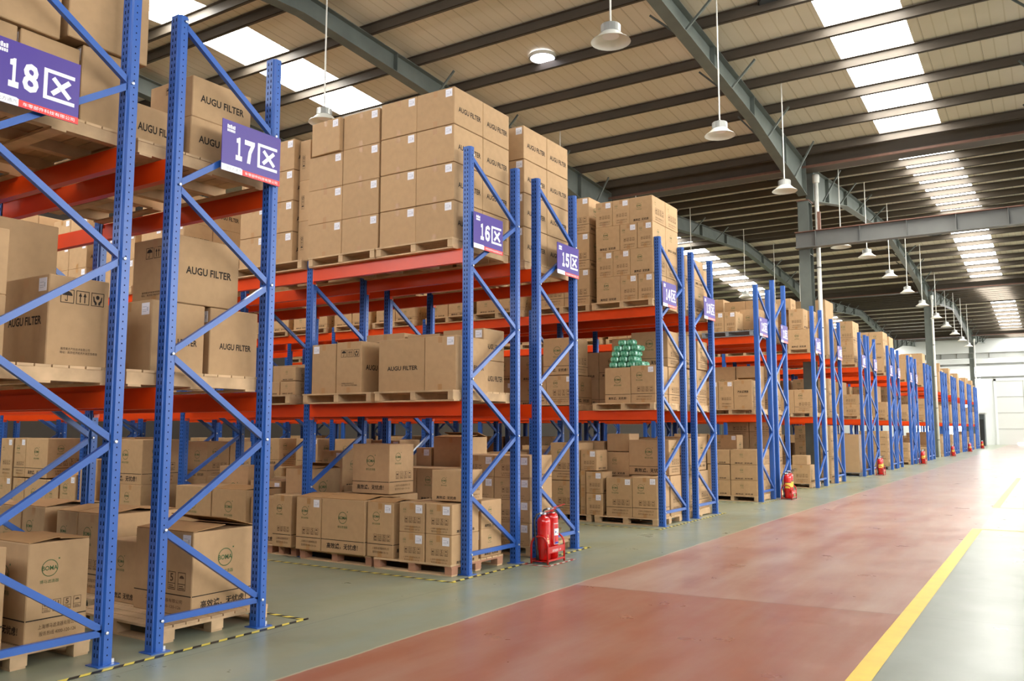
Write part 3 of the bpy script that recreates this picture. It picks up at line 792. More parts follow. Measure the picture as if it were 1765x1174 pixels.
# rack 16
pal(16, 0, -5.36, 7.28, 1.14, 1.0); pal(16, 0, -6.58, 7.32, 1.12, 1.0); pal(16, 0, -7.86, 7.40, .5, 1.0)
G(16, 0, -5.35, 7.30, 1, 1, 2, .44, .50, .322, 'N', z=-.02); G(16, 0, -5.80, 7.30, 1, 1, 2, .36, .50, .322, 'N', z=-.02)
B1(16, 0, -6.24, 7.30, .375, .46, .60, 'S', op=1); B1(16, 0, -6.64, 7.28, .67, .62, .61, 'L', op=1); B1(16, 0, -7.32, 7.28, .42, .60, .61, 'S', op=1); B1(16, 0, -7.75, 7.30, .40, .6, .62, 'SN')
B1(16, 0, -6.84, 7.92, .60, .46, .60, 'L', z=.63); B1(16, 0, -6.8, 7.92, .68, .5, .62, 'P')
B1(16, 0, -5.40, 7.46, .43, .40, .33, 'W', z=.64); G(16, 0, -5.45, 7.86, 1, 1, 3, .5, .42, .31, 'N', skip=((0, 0, 2),)); B1(16, 0, -6.0, 7.86, .5, .46, .45, 'W')
B1(16, 0, -7.5, 7.92, .5, .5, .62, 'S', op=1)
pal(16, 0, -8.45, 7.35); pal(16, 0, -9.6, 7.35, 1.1)
B1(16, 0, -8.2, 7.42, .50, .45, .56, 'W'); B1(16, 0, -8.72, 7.36, .66, .6, .64, 'L', op=1); B1(16, 0, -9.40, 7.36, .84, .6, .66, 'L'); 
B1(16, 0, -8.75, 7.96, .6, .46, .72, 'S'); B1(16, 0, -9.4, 7.96, .6, .46, .9, 'L'); B1(16, 0, -8.1, 7.9, .5, .5, .9, 'F', op=2)
pal(16, 0, -10.95, 7.38); pal(16, 0, -12.15, 7.38)
B1(16, 0, -11.0, 7.42, .8, .6, .64, 'L', z=.62); B1(16, 0, -11.0, 7.42, .5, .6, .62, 'SN'); B1(16, 0, -11.52, 7.42, .45, .6, .62, 'SN')
G(16, 0, -12.1, 7.42, 1, 1, 3, .45, .5, .32, 'N'); B1(16, 0, -12.57, 7.42, .48, .6, .70, 'S', op=1); B1(16, 0, -12.12, 8.03, .42, .4, 1.28, 'L'); 
B1(16, 0, -13.1, 7.42, .34, .6, .62, 'W'); pal(16, 0, -13.4, 7.38); pal(16, 0, -14.55, 7.38)
B1(16, 0, -13.45, 7.42, .64, .6, .62, 'L', z=.64); B1(16, 0, -13.45, 7.42, .62, .6, .62, 'W'); B1(16, 0, -14.10, 7.42, .34, .6, .62, 'S', z=.64); B1(16, 0, -14.09, 7.42, .34, .6, .62, 'SN'); G(16, 0, -14.5, 7.42, 2, 1, 2, .38, .6, .63, 'N')
pal(16, 1, -5.40, 7.30, 1.15, 1.15); pal(16, 1, -6.62, 7.32, 1.1, 1.1)
B1(16, 1, -5.485, 7.42, .43, .62, .605, 'A'); B1(16, 1, -5.925, 7.42, .665, .62, .60, 'A2'); B1(16, 1, -6.86, 7.42, .40, .60, .61, 'AI'); B1(16, 1, -7.27, 7.42, .40, .6, .60, 'AL')
G(16, 1, -5.56, 8.06, 1, 1, 2, .60, .44, .375, 'A'); B1(16, 1, -6.2, 8.06, .5, .4, .72, 'A'); B1(16, 1, -6.75, 8.06, .62, .4, .76, 'AI'); B1(16, 1, -7.42, 8.06, .3, .4, .6, 'P')
pal(16, 1, -7.95, 7.32, 1.0); pal(16, 1, -9.05, 7.32, 1.0)
G(16, 1, -7.95, 7.42, 2, 1, 2, .28, .45, .175, 'W', skip=((1, 0, 1),)); B1(16, 1, -8.0, 7.9, .9, .5, .42, 'P')
pal(16, 2, -5.50, 7.36, 1.12, 1.14); pal(16, 2, -6.64, 7.36, 1.12, 1.14)
G(16, 2, -5.53, 7.42, 2, 2, 4, .542, .565, .437, 'A'); G(16, 2, -6.64, 7.42, 2, 2, 4, .585, .565, .432, 'A', skip=((1, 0, 3),)); B1(16, 2, -7.225, 7.38, .50, .52, .42, 'A', z=1.296, rot=-3)
pal(16, 2, -7.84, 7.36, 1.3, 1.1); G(16, 2, -7.87, 7.50, 1, 1, 3, .20, .5, .53, 'AS'); G(16, 2, -8.08, 7.42, 2, 2, 4, .50, .52, .405, 'A')
for bi in (2, 3, 4):
    for s_ in (0, 1):
        X_ = XF - BAY * bi - .1 - 1.15 * s_
        pal(16, 2, X_, 7.4); 
        G(16, 2, X_ - .03, 7.45, 2, 2, random.choice((2, 3, 4)), .5, .5, .42, 'A')
# rack 15
pal(15, 0, -5.45, 8.92, 1.1, 1.05); G(15, 0, -5.49, 8.95, 2, 1, 4, .53, .56, .272, 'N')
pal(15, 0, -6.75, 8.92); G(15, 0, -6.8, 8.95, 2, 1, 2, .46, .5, .45, 'W'); B1(15, 0, -6.8, 9.5, .6, .45, 1.3, 'F', op=2); B1(15, 0, -7.45, 9.5, .26, .42, 1.15, 'S')
pal(15, 0, -7.95, 8.92); B1(15, 0, -7.95, 8.95, .62, .5, .62, 'L', op=1); B1(15, 0, -8.0, 9.48, .55, .45, 1.25, 'S'); G(15, 0, -8.6, 8.95, 1, 2, 2, .42, .5, .55, 'N')
pal(15, 0, -9.1, 8.92); G(15, 0, -9.15, 8.98, 2, 1, 1, .5, .6, .62, 'L'); pal(15, 0, -10.4, 8.92); G(15, 0, -10.4, 8.98, 3, 1, 1, .4, .6, .66, 'L')
pal(15, 0, -11.6, 8.92); G(15, 0, -11.6, 8.98, 2, 2, 2, .5, .45, .6, 'L'); pal(15, 0, -13.0, 8.92); G(15, 0, -13.0, 8.98, 2, 2, 2, .55, .45, .6, 'S')
pal(15, 2, -5.5, 8.86, 1.1, 1.2); G(15, 2, -5.53, 8.90, 2, 2, 4, .53, .575, .437, 'A')
pal(15, 2, -6.65, 8.86, 1.1, 1.1); G(15, 2, -6.66, 8.92, 2, 2, 4, .53, .54, .437, 'A')
for X_ in (-8.0, -9.15, -10.4, -11.55, -12.8, -14): pal(15, 2, X_, 8.92); G(15, 2, X_ - .03, 8.95, 2, 2, random.choice((2, 3)), .5, .5, .42, 'A')
pal(15, 1, -8.6, 8.92); G(15, 1, -8.65, 8.95, 2, 1, 1, .45, .8, .5, 'P'); pal(15, 1, -10.4, 8.92); pal(15, 1, -11.6, 8.92)
# rack 14
pal(14, 0, -5.42, 12.70, 1.12, 1.05); pal(14, 0, -6.62, 12.72, 1.12, 1.0)
B1(14, 0, -5.40, 12.72, .46, .50, .64, 'S'); B1(14, 0, -5.87, 12.72, .46, .50, .62, 'S'); B1(14, 0, -5.42, 13.25, .7, .45, .64, 'W'); B1(14, 0, -5.44, 13.25, .72, .47, .58, 'L', z=.65)
B1(14, 0, -6.16, 13.25, .46, .48, .40, 'W', z=.62); B1(14, 0, -6.15, 13.25, .46, .48, .6, 'S'); B1(14, 0, -6.17, 13.3, .42, .4, .30, 'K', z=1.03)
G(14, 0, -6.40, 12.72, 1, 1, 2, .31, .4, .355, 'N'); G(14, 0, -6.72, 12.74, 1, 1, 2, .11, .4, .36, 'N'); B1(14, 0, -6.52, 12.76, .3, .4, .34, 'N', z=.72)
B1(14, 0, -6.85, 12.72, .52, .55, .54, 'S'); B1(14, 0, -6.84, 12.72, .54, .55, .63, 'S', z=.55); B1(14, 0, -6.66, 13.3, .6, .4, 1.2, 'L')
pal(14, 0, -7.95, 12.72); B1(14, 0, -7.9, 12.8, .8, .5, 1.0, 'F', op=2); 
for X_ in (-9.1, -10.4, -11.6, -12.8, -14.0, -15.2, -16.3):
    pal(14, 0, X_, 12.72); G(14, 0, X_ - .02, 12.75, 2, 1, 1, .5, .5, .6, ['L', 'S']); B1(14, 0, X_ - .1 - random.random() * .3, 12.8, .6, .5, .6, random.choice('LSW'), z=.605)
pal(14, 1, -5.42, 12.66, 1.12, 1.1); pal(14, 1, -6.9, 12.68, 1.1, 1.0)
B1(14, 1, -5.39, 12.72, .47, .52, .60, 'S'); B1(14, 1, -5.87, 12.72, .46, .52, .585, 'L'); B1(14, 1, -5.42, 13.28, .62, .48, .60, 'L'); B1(14, 1, -5.44, 13.28, .66, .48, .60, 'L', z=.61)
B1(14, 1, -6.12, 13.3, .36, .45, 1.13, 'K'); B1(14, 1, -6.95, 12.74, .52, .7, .49, 'S'); B1(14, 1, -7.48, 12.74, .5, .7, .49, 'L'); B1(14, 1, -6.97, 12.74, .56, .6, .64, 'L', z=.50)
pal(14, 2, -5.42, 12.66, 1.12, 1.15); pal(14, 2, -6.60, 12.70, 1.1, 1.1)
wide, nar = (.445, 'W'), (.315, 'N')
MIX(14, 2, -5.40, 12.72, [[nar, nar, wide], [wide, nar, nar], [nar, nar, wide], [wide, nar, nar]], .55, 2, .430)
G(14, 2, -6.62, 12.76, 2, 2, 3, .5, .5, .625, 'S')
for X_ in (-7.95, -9.1, -10.4, -11.55, -12.75, -13.9, -15.1): pal(14, 2, X_, 12.7); G(14, 2, X_ - .02, 12.75, 2, 2, 2, .5, .5, .26 if X_ > -12 else .3, ['L', 'W', 'W'])
pal(14, 1, -8.6, 12.7); pal(14, 1, -10.4, 12.7); G(14, 1, -10.4, 12.72, 2, 1, 1, .5, .5, .4, 'W')
# rack 13
pal(13, 0, -5.45, 14.2, 1.1, 1.05); B1(13, 0, -5.5, 14.22, .9, .5, .62, 'L'); B1(13, 0, -5.5, 14.75, .9, .5, .66, 'L'); B1(13, 0, -5.48, 14.24, .92, .5, .62, 'S', z=.625); B1(13, 0, -5.52, 14.76, .8, .45, .6, 'S', z=.67)
pal(13, 1, -5.45, 14.2, 1.1, 1.05); B1(13, 1, -5.5, 14.22, .9, .48, .62, 'L'); B1(13, 1, -5.48, 14.72, .9, .5, .64, 'L'); B1(13, 1, -5.5, 14.22, .9, .48, .58, 'S', z=.65); B1(13, 1, -5.46, 14.74, .9, .5, .52, 'F', z=.65)
pal(13, 2, -5.45, 14.2, 1.1, 1.05); G(13, 2, -5.5, 14.28, 2, 2, 2, .5, .48, .5, 'S')
for X_ in (-6.7, -7.95, -9.1, -10.4):
    for l_ in (0, 1, 2): pal(13, l_, X_, 14.22); G(13, l_, X_ - .02, 14.25, 2, 2, 2, .5, .5, random.choice((.42, .5, .6)) if l_ != 1 else .5, ['S', 'L', 'W'])
# rack 12
pal(12, 0, -5.42, 18.0, 1.1, 1.0); G(12, 0, -5.42, 18.02, 1, 2, 3, .59, .48, .325, 'W'); G(12, 0, -6.02, 18.02, 1, 2, 2, .50, .48, .325, 'W'); B1(12, 0, -6.02, 18.02, .5, .5, .30, 'W', z=.66)
B1(12, 0, -6.7, 18.1, .6, .6, 1.3, 'L'); pal(12, 0, -6.7, 18.0); B1(12, 0, -6.02, 18.55, .66, .42, .62, 'S', z=.655)
pal(12, 1, -5.42, 18.0, 1.1, 1.0); B1(12, 1, -5.49, 18.02, .40, .5, .61, 'F', op=2); B1(12, 1, -5.90, 18.02, .33, .5, .6, 'N'); B1(12, 1, -6.24, 18.02, .3, .5, .6, 'N'); B1(12, 1, -5.5, 18.55, .5, .42, .95, 'W'); B1(12, 1, -6.02, 18.55, .5, .42, .95, 'W')
pal(12, 1, -6.7, 18.0); G(12, 1, -6.75, 18.05, 2, 2, 1, .5, .48, .6, 'S')
pal(12, 2, -5.42, 18.0, 1.15, 1.0, 'plastic'); B1(12, 2, -5.80, 18.02, .26, .5, .43, 'N'); B1(12, 2, -6.07, 18.02, .3, .5, .43, 'N'); B1(12, 2, -5.45, 18.53, .42, .45, .52, 'W'); B1(12, 2, -5.9, 18.55, .5, .42, .5, 'W')
# rack 11, 10, 9 near the column
pal(11, 0, -5.45, 19.3); G(11, 0, -5.5, 19.35, 2, 2, 3, .5, .46, .6, 'S'); pal(11, 1, -5.45, 19.3); G(11, 1, -5.5, 19.35, 2, 2, 2, .5, .46, .5, 'S'); pal(11, 2, -5.45, 19.3); G(11, 2, -5.5, 19.35, 2, 2, 2, .5, .46, .42, 'W')
pal(10, 0, -5.5, 22.95); B1(10, 0, -5.54, 22.97, .46, .48, .47, 'N'); B1(10, 0, -6.01, 22.97, .46, .48, .45, 'N'); B1(10, 0, -5.62, 23.0, .38, .4, .24, 'K', z=.475)
pal(10, 1, -5.42, 22.95); B1(10, 1, -5.42, 22.97, .46, .5, .60, 'S'); B1(10, 1, -5.89, 22.97, .38, .5, .60, 'P'); G(10, 1, -5.5, 23.5, 2, 1, 1, .5, .45, .6, 'S')
pal(10, 2, -5.42, 22.95); B1(10, 2, -5.44, 22.97, .56, .5, .52, 'W'); B1(10, 2, -5.58, 22.97, .38, .5, .54, 'N', z=.525); G(10, 2, -5.46, 23.5, 2, 1, 2, .5, .45, .53, 'S'); B1(10, 2, -5.9, 23.0, .4, .5, .3, 'W', z=1.07)
pal(9, 2, -5.45, 25.2); G(9, 2, -5.5, 25.24, 2, 2, 3, .5, .5, .53, 'K'); pal(9, 1, -5.45, 25.2); G(9, 1, -5.5, 25.24, 2, 2, 2, .5, .5, .5, 'S'); pal(9, 0, -5.45, 25.2); G(9, 0, -5.5, 25.24, 2, 2, 3, .5, .5, .5, 'S')
pal(8, 2, -5.45, 29.25); G(8, 2, -5.55, 29.27, 1, 2, 2, .46, .5, .70, 'S'); G(8, 2, -6.05, 29.27, 1, 2, 2, .4, .5, .6, 'S'); pal(8, 1, -5.45, 29.25); G(8, 1, -5.46, 29.27, 1, 2, 2, .5, .5, .34, 'N'); B1(8, 1, -6.0, 29.3, .5, .9, 1.1, 'K')
pal(8, 0, -5.45, 29.25, kind='plastic'); B1(8, 0, -5.5, 29.27, .98, .95, 1.22, 'K')
BX[-1]['wrap'] = 1
pal(6, 2, -5.45, 34.6); G(6, 2, -5.5, 34.62, 2, 2, 3, .5, .5, .52, 'W'); pal(6, 1, -5.45, 34.6); G(6, 1, -5.47, 34.62, 2, 2, 1, .5, .5, .57, 'N'); B1(6, 1, -5.8, 34.7, .6, .8, .6, 'K', z=.58)
pal(6, 0, -5.45, 34.6, kind='plastic'); G(6, 0, -5.5, 34.62, 2, 2, 5, .5, .5, .265, 'W')
pal(4, 2, -5.45, 39.75); B1(4, 2, -5.46, 39.77, .3, .5, .85, 'K', op=2); B1(4, 2, -5.8, 39.77, .5, .5, .7, 'P'); pal(4, 1, -5.45, 39.75); G(4, 1, -5.47, 39.77, 2, 2, 1, .5, .5, .6, 'S'); pal(4, 0, -5.45, 39.75); G(4, 0, -5.5, 39.77, 2, 2, 2, .35, .4, .4, 'N')
pal(2, 2, -5.45, 45.0); G(2, 2, -5.3, 45.02, 2, 2, 3, .55, .5, .5, 'P'); pal(2, 1, -5.45, 45.0); G(2, 1, -5.3, 45.02, 2, 2, 2, .5, .5, .5, 'N'); pal(2, 0, -5.45, 45.0); G(2, 0, -5.3, 45.02, 2, 2, 1, .5, .5, .5, 'W')
# the remaining bays are filled the same way with seeded stacks
done = set((p['row'], p['lvl'], round((XF - p['x']) / 1.2 - .5)) for p in PAL)
random.seed(21)
for row in ROWS:
    nb = {12: 6, 11: 6, 10: 3}.get(row, 2 if row > 2 else 1)
    if row in (18, 17, 16, 15, 14, 13): continue
    for lvl in range(3):
        for s_ in range(nb * 2):
            if (row, lvl, s_) in done: continue
            xr = XF - .09 - 1.2 * s_ + (0.02 if s_ % 2 else 0); y = ROWS[row][0] - .06
            pal(row, lvl, xr, y, 1.08, 1.0)
            hh = random.choice((.40, .5, .6)); nz = 2 if lvl < 2 else random.choice((2, 2, 3))
            if lvl == 2: hh = random.choice((.4, .5))
            if row <= 0 and lvl == 2: nz = 3
            G(row, lvl, xr - .03, y + .02, 2, 2, nz, .5, .5, hh, random.choice((['S'], ['L', 'S'], ['W', 'N'], ['P'])), skip=((0, 0, nz - 1),) if random.random() < .3 else ())

# nothing may stand inside a post: trim what would
for L_ in (BX, PAL):
    for q_ in L_:
        z0, z1 = (q_['z'], q_['z'] + q_['h']) if 'h' in q_ else (ZL[q_['lvl']], ZL[q_['lvl']] + PH)
        for bi in range(NB.get(q_['row'], 2) + 1):
            px = XF - BAY * bi
            if bi and z0 > 3.62 and q_['row'] >= 13: continue
            for yp in ROWS[q_['row']]:
                a, b_ = q_['x'] - q_['w'] / 2, q_['x'] + q_['w'] / 2
                if b_ > px - .053 and a < px + .053 and q_['y'] + q_['d'] / 2 > yp - .05 and q_['y'] - q_['d'] / 2 < yp + .05:
                    if q_['x'] < px: b_ = px - .054
                    else: a = px + .054
                    q_['x'], q_['w'] = (a + b_) / 2, b_ - a

# which cartons the aisle view shows: cast a grid of rays at all of them
vs = []; fs = []; own = []
for i, q_ in enumerate(BX):
    x, y, z, w, d, h = (q_[k] for k in 'xyzwdh'); o = len(vs)
    vs += [(x + a * w / 2, y + b_ * d / 2, z + c * h) for c in (0, 1) for a, b_ in ((-1, -1), (1, -1), (1, 1), (-1, 1))]
    fs += [(o, o + 1, o + 2, o + 3), (o + 4, o + 5, o + 6, o + 7)] + [(o + k, o + (k + 1) % 4, o + 4 + (k + 1) % 4, o + 4 + k) for k in range(4)]; own += [i] * 6
bvh = BVHTree.FromPolygons(vs, fs); hits = [0] * len(BX)
Mc = Matrix.Translation(cam.location) @ cam.rotation_euler.to_matrix().to_4x4()
for py in range(3, 1174, 6):
    for px in range(3, 1765, 6):
        d = (Mc.to_3x3() @ Vector(((px - 882.5) / FPX, (587 - py) / FPX, -1))).normalized()
        r_ = bvh.ray_cast(cam.location, d)
        if r_[2] is not None: hits[own[r_[2]]] += 1
order = sorted(range(len(BX)), key=lambda i: -hits[i])
single = set(i for i in order[:300] if hits[i] >= 3)
print('cartons', len(BX), 'seen', sum(1 for h in hits if h), 'single', len(single))

def ranks(items):
    """ordinal wording that tells every carton of a rack level apart"""
    out = {}
    by = {}
    for i in items: by.setdefault((BX[i]['row'], BX[i]['lvl']), []).append(i)
    for key, L_ in by.items():
        # columns: cartons grouped by front/back and by position from the aisle; layers by height
        for dep in (0, 1):
            y0 = ROWS[key[0]][0]
            Lr = [i for i in L_ if (BX[i]['y'] > (ROWS[key[0]][0] + ROWS[key[0]][1]) / 2 + .03) == bool(dep)]
            Lz = {}
            for i in Lr: Lz.setdefault(round(BX[i]['z'] / .2), []).append(i)
            zs = sorted(Lz)
            for n, z in enumerate(zs):
                for m_, i in enumerate(sorted(Lz[z], key=lambda i: (-BX[i]['x'], BX[i]['y']))):
                    out[i] = (dep, n, m_, len(zs))
    return out
RK = ranks(range(len(BX)))
LV = ['floor level', 'lower shelf', 'upper shelf']
# labels count only among the cartons built singly, so that they can be counted in the picture
RS = ranks(sorted(single))
stuff = MB(); stuffn = 0
for i, q_ in enumerate(BX):
    me = carton_mesh(q_['w'], q_['d'], q_['h'], q_['st'])
    if i in single:
        dep, n, m_, nz = RS[i]
        lay = 'bottom layer' if n == 0 and nz > 1 else ('topmost layer' if n == nz - 1 and nz > 1 else ('%s layer up' % ordinal(n) if nz > 1 else 'single layer'))
        lab = '%s, %s, %s row, %s from aisle, %s of %s' % (DESC[q_['st']], lay, ('near', 'far')[dep], ordinal(m_), LV[q_['lvl']], rname(q_['row']))
        ws = lab.split()
        if len(ws) > 16: lab = '%s, %s, %s row, %s from aisle, %s of %s' % ('brown carton', lay.replace(' layer up', ' layer'), ('near', 'far')[dep], ordinal(m_), LV[q_['lvl']], rname(q_['row']))
        o = bpy.data.objects.new('cardboard_box', me); COL.objects.link(o)
        o.location = (q_['x'], q_['y'], q_['z']); o.rotation_euler = (0, 0, R(q_['rot']))
        tag(o, lab, 'box', 'cartons on the %s of %s' % (LV[q_['lvl']], rname(q_['row'])))
        if q_.get('wrap'): o.data = o.data.copy(); o.data.materials[0] = WRAP
        lb = STY[q_['st']][3]
        if lb and q_['row'] >= 12: inst('address_label', sticker_mesh(), o, (lb * (q_['w'] / 2 - .075), -q_['d'] / 2, q_['h'] - .065))
        if q_['op']:
            w, d, h = q_['w'], q_['d'], q_['h']; fm = flap_mesh(w - .01, d)
            an = {1: (R(7), R(4)), 2: (R(6), R(16))}[q_['op']]
            a = inst('flap', fm, o, (0, -d / 2 + .003, h + .002)); a.rotation_euler = (an[0], 0, 0)
            a = inst('flap', fm, o, (0, d / 2 - .003, h + .002)); a.rotation_euler = (an[1], 0, math.pi)
    else:
        M = Matrix.Translation((q_['x'], q_['y'], q_['z'])) @ Matrix.Rotation(R(q_['rot']), 4, 'Z')
        o0 = len(stuff.v); stuff.v += [tuple(M @ v.co) for v in me.vertices]
        mm = [stuff.mi(m) for m in me.materials]
        for p in me.polygons: stuff.f.append(tuple(o0 + k for k in p.vertices)); stuff.m.append(mm[p.material_index])
        stuffn += 1
tag(stuff.build('cardboard_box_stacks'), 'remaining brown cartons packed deep inside and far down the racks', 'boxes', kind='stuff')

# ------------------------------------------------------------------ pallets
def pallet(p, det, label):
    w, d, H = p['w'], p['d'], PH
    z0 = ZL[p['lvl']]
    m0, m1 = (WOOD, WOOD) if p['kind'] == 'wood' else (PLASTIC, PLASTIC)
    if p['lvl'] == 0 and p['kind'] == 'wood' and p['row'] >= 15: m1 = WOODP if p['row'] == 16 else WOOD
    e = empty('wooden_pallet' if p['kind'] == 'wood' else 'plastic_pallet', (p['x'], p['y'], z0)); tag(e, label, 'pallet', 'pallets carrying the cartons')
    key = (round(w, 2), round(d, 2), p['kind'], m1.name)
    if key not in _bm:
        rnd = random.Random(hash(key[:2]) & 255)
        a = MB(); n = 9; bw = d / n
        for k in range(n): a.box((-w / 2 + rnd.uniform(-.004, .004), -d / 2 + k * bw + .004, H - .018), (w / 2 + rnd.uniform(-.004, .004), -d / 2 + (k + 1) * bw - .006, H), m0)
        b_ = MB(); b_.box((-.035, -d / 2 + .01, .016), (.035, d / 2 - .01, H - .018), m1)
        bb = MB(); nn = 3
        b2 = MB()
        for t in (-1, 0, 1): b2.box((-.045, t * (d / 2 - .07) - .055, .016), (.045, t * (d / 2 - .07) + .055, H - .036), m1)
        b2.box((-.045, -d / 2 + .01, H - .036), (.045, d / 2 - .01, H - .018), m1)
        for t in (-1, 0, 1): bb.box((-w / 2, t * (d / 2 - .07) - .05, 0), (w / 2, t * (d / 2 - .07) + .05, .016), m0)
        _bm[key] = (a.mesh('deck'), b_.mesh('runner'), bb.mesh('base_boards'), b2.mesh('runner'))
    a, b_, bb, b2 = _bm[key]
    if det:
        inst('deck', a, e); inst('base_boards', bb, e)
        for t in (-1, 0, 1): inst('runner', b2 if p['lvl'] == 0 else b_, e, (t * (w / 2 - .04), 0, 0))
    else:
        m = MB()
        for me, off in ((a, 0), (bb, 0), (b_, -1), (b_, 0), (b_, 1)):
            o0 = len(m.v); dx = off * (w / 2 - .04) if me is b_ else 0
            m.v += [(v.co.x + dx, v.co.y, v.co.z) for v in me.vertices]; mi = m.mi(me.materials[0])
            for pl in me.polygons: m.f.append(tuple(o0 + k for k in pl.vertices)); m.m.append(mi)
        k2 = key + ('one',)
        if k2 not in _bm: _bm[k2] = m.mesh('pallet_body')
        inst('pallet_body', _bm[k2], e)
pk = {}
for p in PAL: pk.setdefault((p['row'], p['lvl']), []).append(p)
for (row, lvl), L_ in pk.items():
    for n, p in enumerate(sorted(L_, key=lambda p: -p['x'])):
        pallet(p, row >= 14 and n < 4, '%s pallet, %s from aisle, %s of %s' % ('grey plastic' if p['kind'] != 'wood' else ('empty wooden' if False else 'pale wooden'), ordinal(n), LV[lvl], rname(row)))

# ------------------------------------------------------------------ green film packets on rack 14
g = MB(); g.cbox((-.075, -.06, 0), (.075, .06, .088), .022, BAG); gm = g.mesh('film_packet')
rndg = random.Random(3); n = 0
for k, line in enumerate(((-6.20, -6.04, -5.88, -5.72), (-6.18, -6.02, -5.86), (-6.16, -6.0, -5.84), (-6.12, -5.96, -5.80), (-6.04, -5.88))):
    for j in (0, 1):
        for ii, x in enumerate(line):
            if j and k > 3: continue
            o = bpy.data.objects.new('film_wrapped_packet', gm); COL.objects.link(o)
            o.location = (x + rndg.uniform(-.005, .005), 12.82 + j * .13, ZL[1] + PH + .587 + k * .091); o.rotation_euler = (0, 0, R(rndg.uniform(-3, 3)))
            tag(o, 'green film-wrapped packet, %s layer, %s row, %s from aisle, pile on rack fourteen' % (ordinal(k), ('near', 'far')[j], ordinal(len(line) - 1 - ii)), 'packet', 'green film-wrapped packets piled on a carton')
# shallow open tray on the pallet end behind the extinguishers
t = MB(); a_, b_, h_ = (.10, .12), (.16, .17), .13
lo = [(-a_[0], -a_[1], 0), (a_[0], -a_[1], 0), (a_[0], a_[1], 0), (-a_[0], a_[1], 0)]; hi = [(-b_[0], -b_[1], h_), (b_[0], -b_[1], h_), (b_[0], b_[1], h_), (-b_[0], b_[1], h_)]
li = [(x * .96, y * .96, .006) for x, y, z in lo]; ti = [(x * .96, y * .96, h_) for x, y, z in hi]
t.add(lo + hi, [(0, 3, 2, 1)] + [(k, (k + 1) % 4, 4 + (k + 1) % 4, 4 + k) for k in range(4)], CARD)
t.add(li + ti, [(0, 1, 2, 3)] + [(k, 4 + k, 4 + (k + 1) % 4, (k + 1) % 4) for k in range(4)], CARDIN)
t.add(hi + ti, [(k, (k + 1) % 4, 4 + (k + 1) % 4, 4 + k) for k in range(4)], CARDIN)
tag(t.build('cardboard_tray', None, (-5.72, 9.70, PH)), 'empty brown cardboard tray with sloping sides behind the nearest fire extinguishers', 'tray')

# ------------------------------------------------------------------ fire extinguishers
def extinguisher(x, y, r, h, label, far, lz, style):
    e = empty('fire_extinguisher', (x, y, .03), lz); tag(e, label, 'fire extinguisher', 'red fire extinguishers along the aisle')
    m = MB(); m.lathe([(r * .7, 0), (r, .02), (r, h * .78), (r * .93, h * .83), (r * .72, h * .87), (r * .4, h * .895), (.022, h * .905), (.022, h * .93)], RED, 22); m.build('cylinder_body', e, smooth=True)
    m = MB(); m.lathe([(.024, h * .925), (.028, h * .93), (.028, h * .965), (.015, h * .975)], BOLT, 12)
    m.bar((0, .01, h * .955), (0, -.06, h * .955), .02, .02, BOLT); m.build('valve', e)
    m = MB(); m.bar((0, .01, h * .965), (0, .17, h * 1.035), .022, .008, RED2 if not far else BLACK); m.bar((0, .01, h * .955), (0, .15, h * .965), .022, .008, BLACK); m.build('handle', e)
    m = MB(); pts = [(0, -.05, h * .955), (0, -.10, h * .93), (0, -r - .055, h * .82), (.01, -r - .05, h * .5), (.01, -r - .03, h * .2), (.015, -r - .025, h * .08)]
    m.tube(pts, .011, BLACK, 8); m.tube([(.015, -r - .025, h * .22), (.015, -r - .022, h * .03)], [.014, .02], BLACK, 8); m.build('hose', e, smooth=True)
    def patch(a0, a1, z0, z1, mt, off=.0015, n=8):
        vs = []
        for k in range(n + 1):
            a = a0 + (a1 - a0) * k / n
            for z in (z0, z1): vs.append(((r + off) * math.cos(a), (r + off) * math.sin(a), z))
        mm.add(vs, [(2 * k, 2 * k + 2, 2 * k + 3, 2 * k + 1) for k in range(n)], mt)
    mm = MB()
    if style == 0:
        patch(-.25, .3, h * .34, h * .42, SKIN); patch(-.1, .15, h * .43, h * .47, SKIN); patch(-.02, .12, h * .48, h * .53, SKIN); mm.build('printed_figure', e)
    elif style == 1:
        patch(-.1, 1.0, h * .28, h * .68, WHITE, .001); patch(-.06, .96, h * .29, h * .67, RED, .002); patch(-.05, .95, h * .45, h * .58, WHITE, .003); patch(.1, .75, h * .29, h * .33, BLUEP, .003); patch(.5, .7, h * .48, h * .5, BLACK, .004); patch(.1, .3, h * .5, h * .53, BLUEP, .004)
        mm.build('instruction_label', e)
    else:
        patch(-1.3, .9, h * .38, h * .58, YEL); patch(-1.3, .9, h * .585, h * .61, BLACK); mm.build('instruction_label', e)
def stand(x, y, label, far):
    e = empty('extinguisher_stand', (x, y, 0)); tag(e, label, 'extinguisher stand', 'red stands holding two extinguishers')
    r = .012
    for s_ in (-1, 1):
        m = MB(); yy = s_ * .19
        pts = [(-.11, yy, 0), (-.11, yy, .2)] + [(-.11 * math.cos(t), yy, .2 + .11 * math.sin(t)) for t in [math.pi * k / 8 for k in range(1, 8)]] + [(.11, yy, .2), (.11, yy, 0)]
        m.tube(pts, r, RED2, 8); m.build('hoop', e, smooth=True)
    m = MB()
    for xx in (-.11, .11): m.bar((xx, -.19, .04), (xx, .19, .04), .016, .016, RED2)
    m.box((-.1, -.18, .022), (.1, .18, .03), RED2); m.build('base_tray', e)
    m = MB(); m.box((.108, -.185, .12), (.116, .185, .19), RED2)
    F = (Vector((.1175, -.185, .10)), Vector((0, 1, 0)), Vector((0, 0, 1)), Vector((1, 0, 0)))
    m.text('消防器材 119', .185, .045, .2, .03, F, WHITE, .0); m.build('front_plate', e)
XE = -5.10
near_y = 8.72
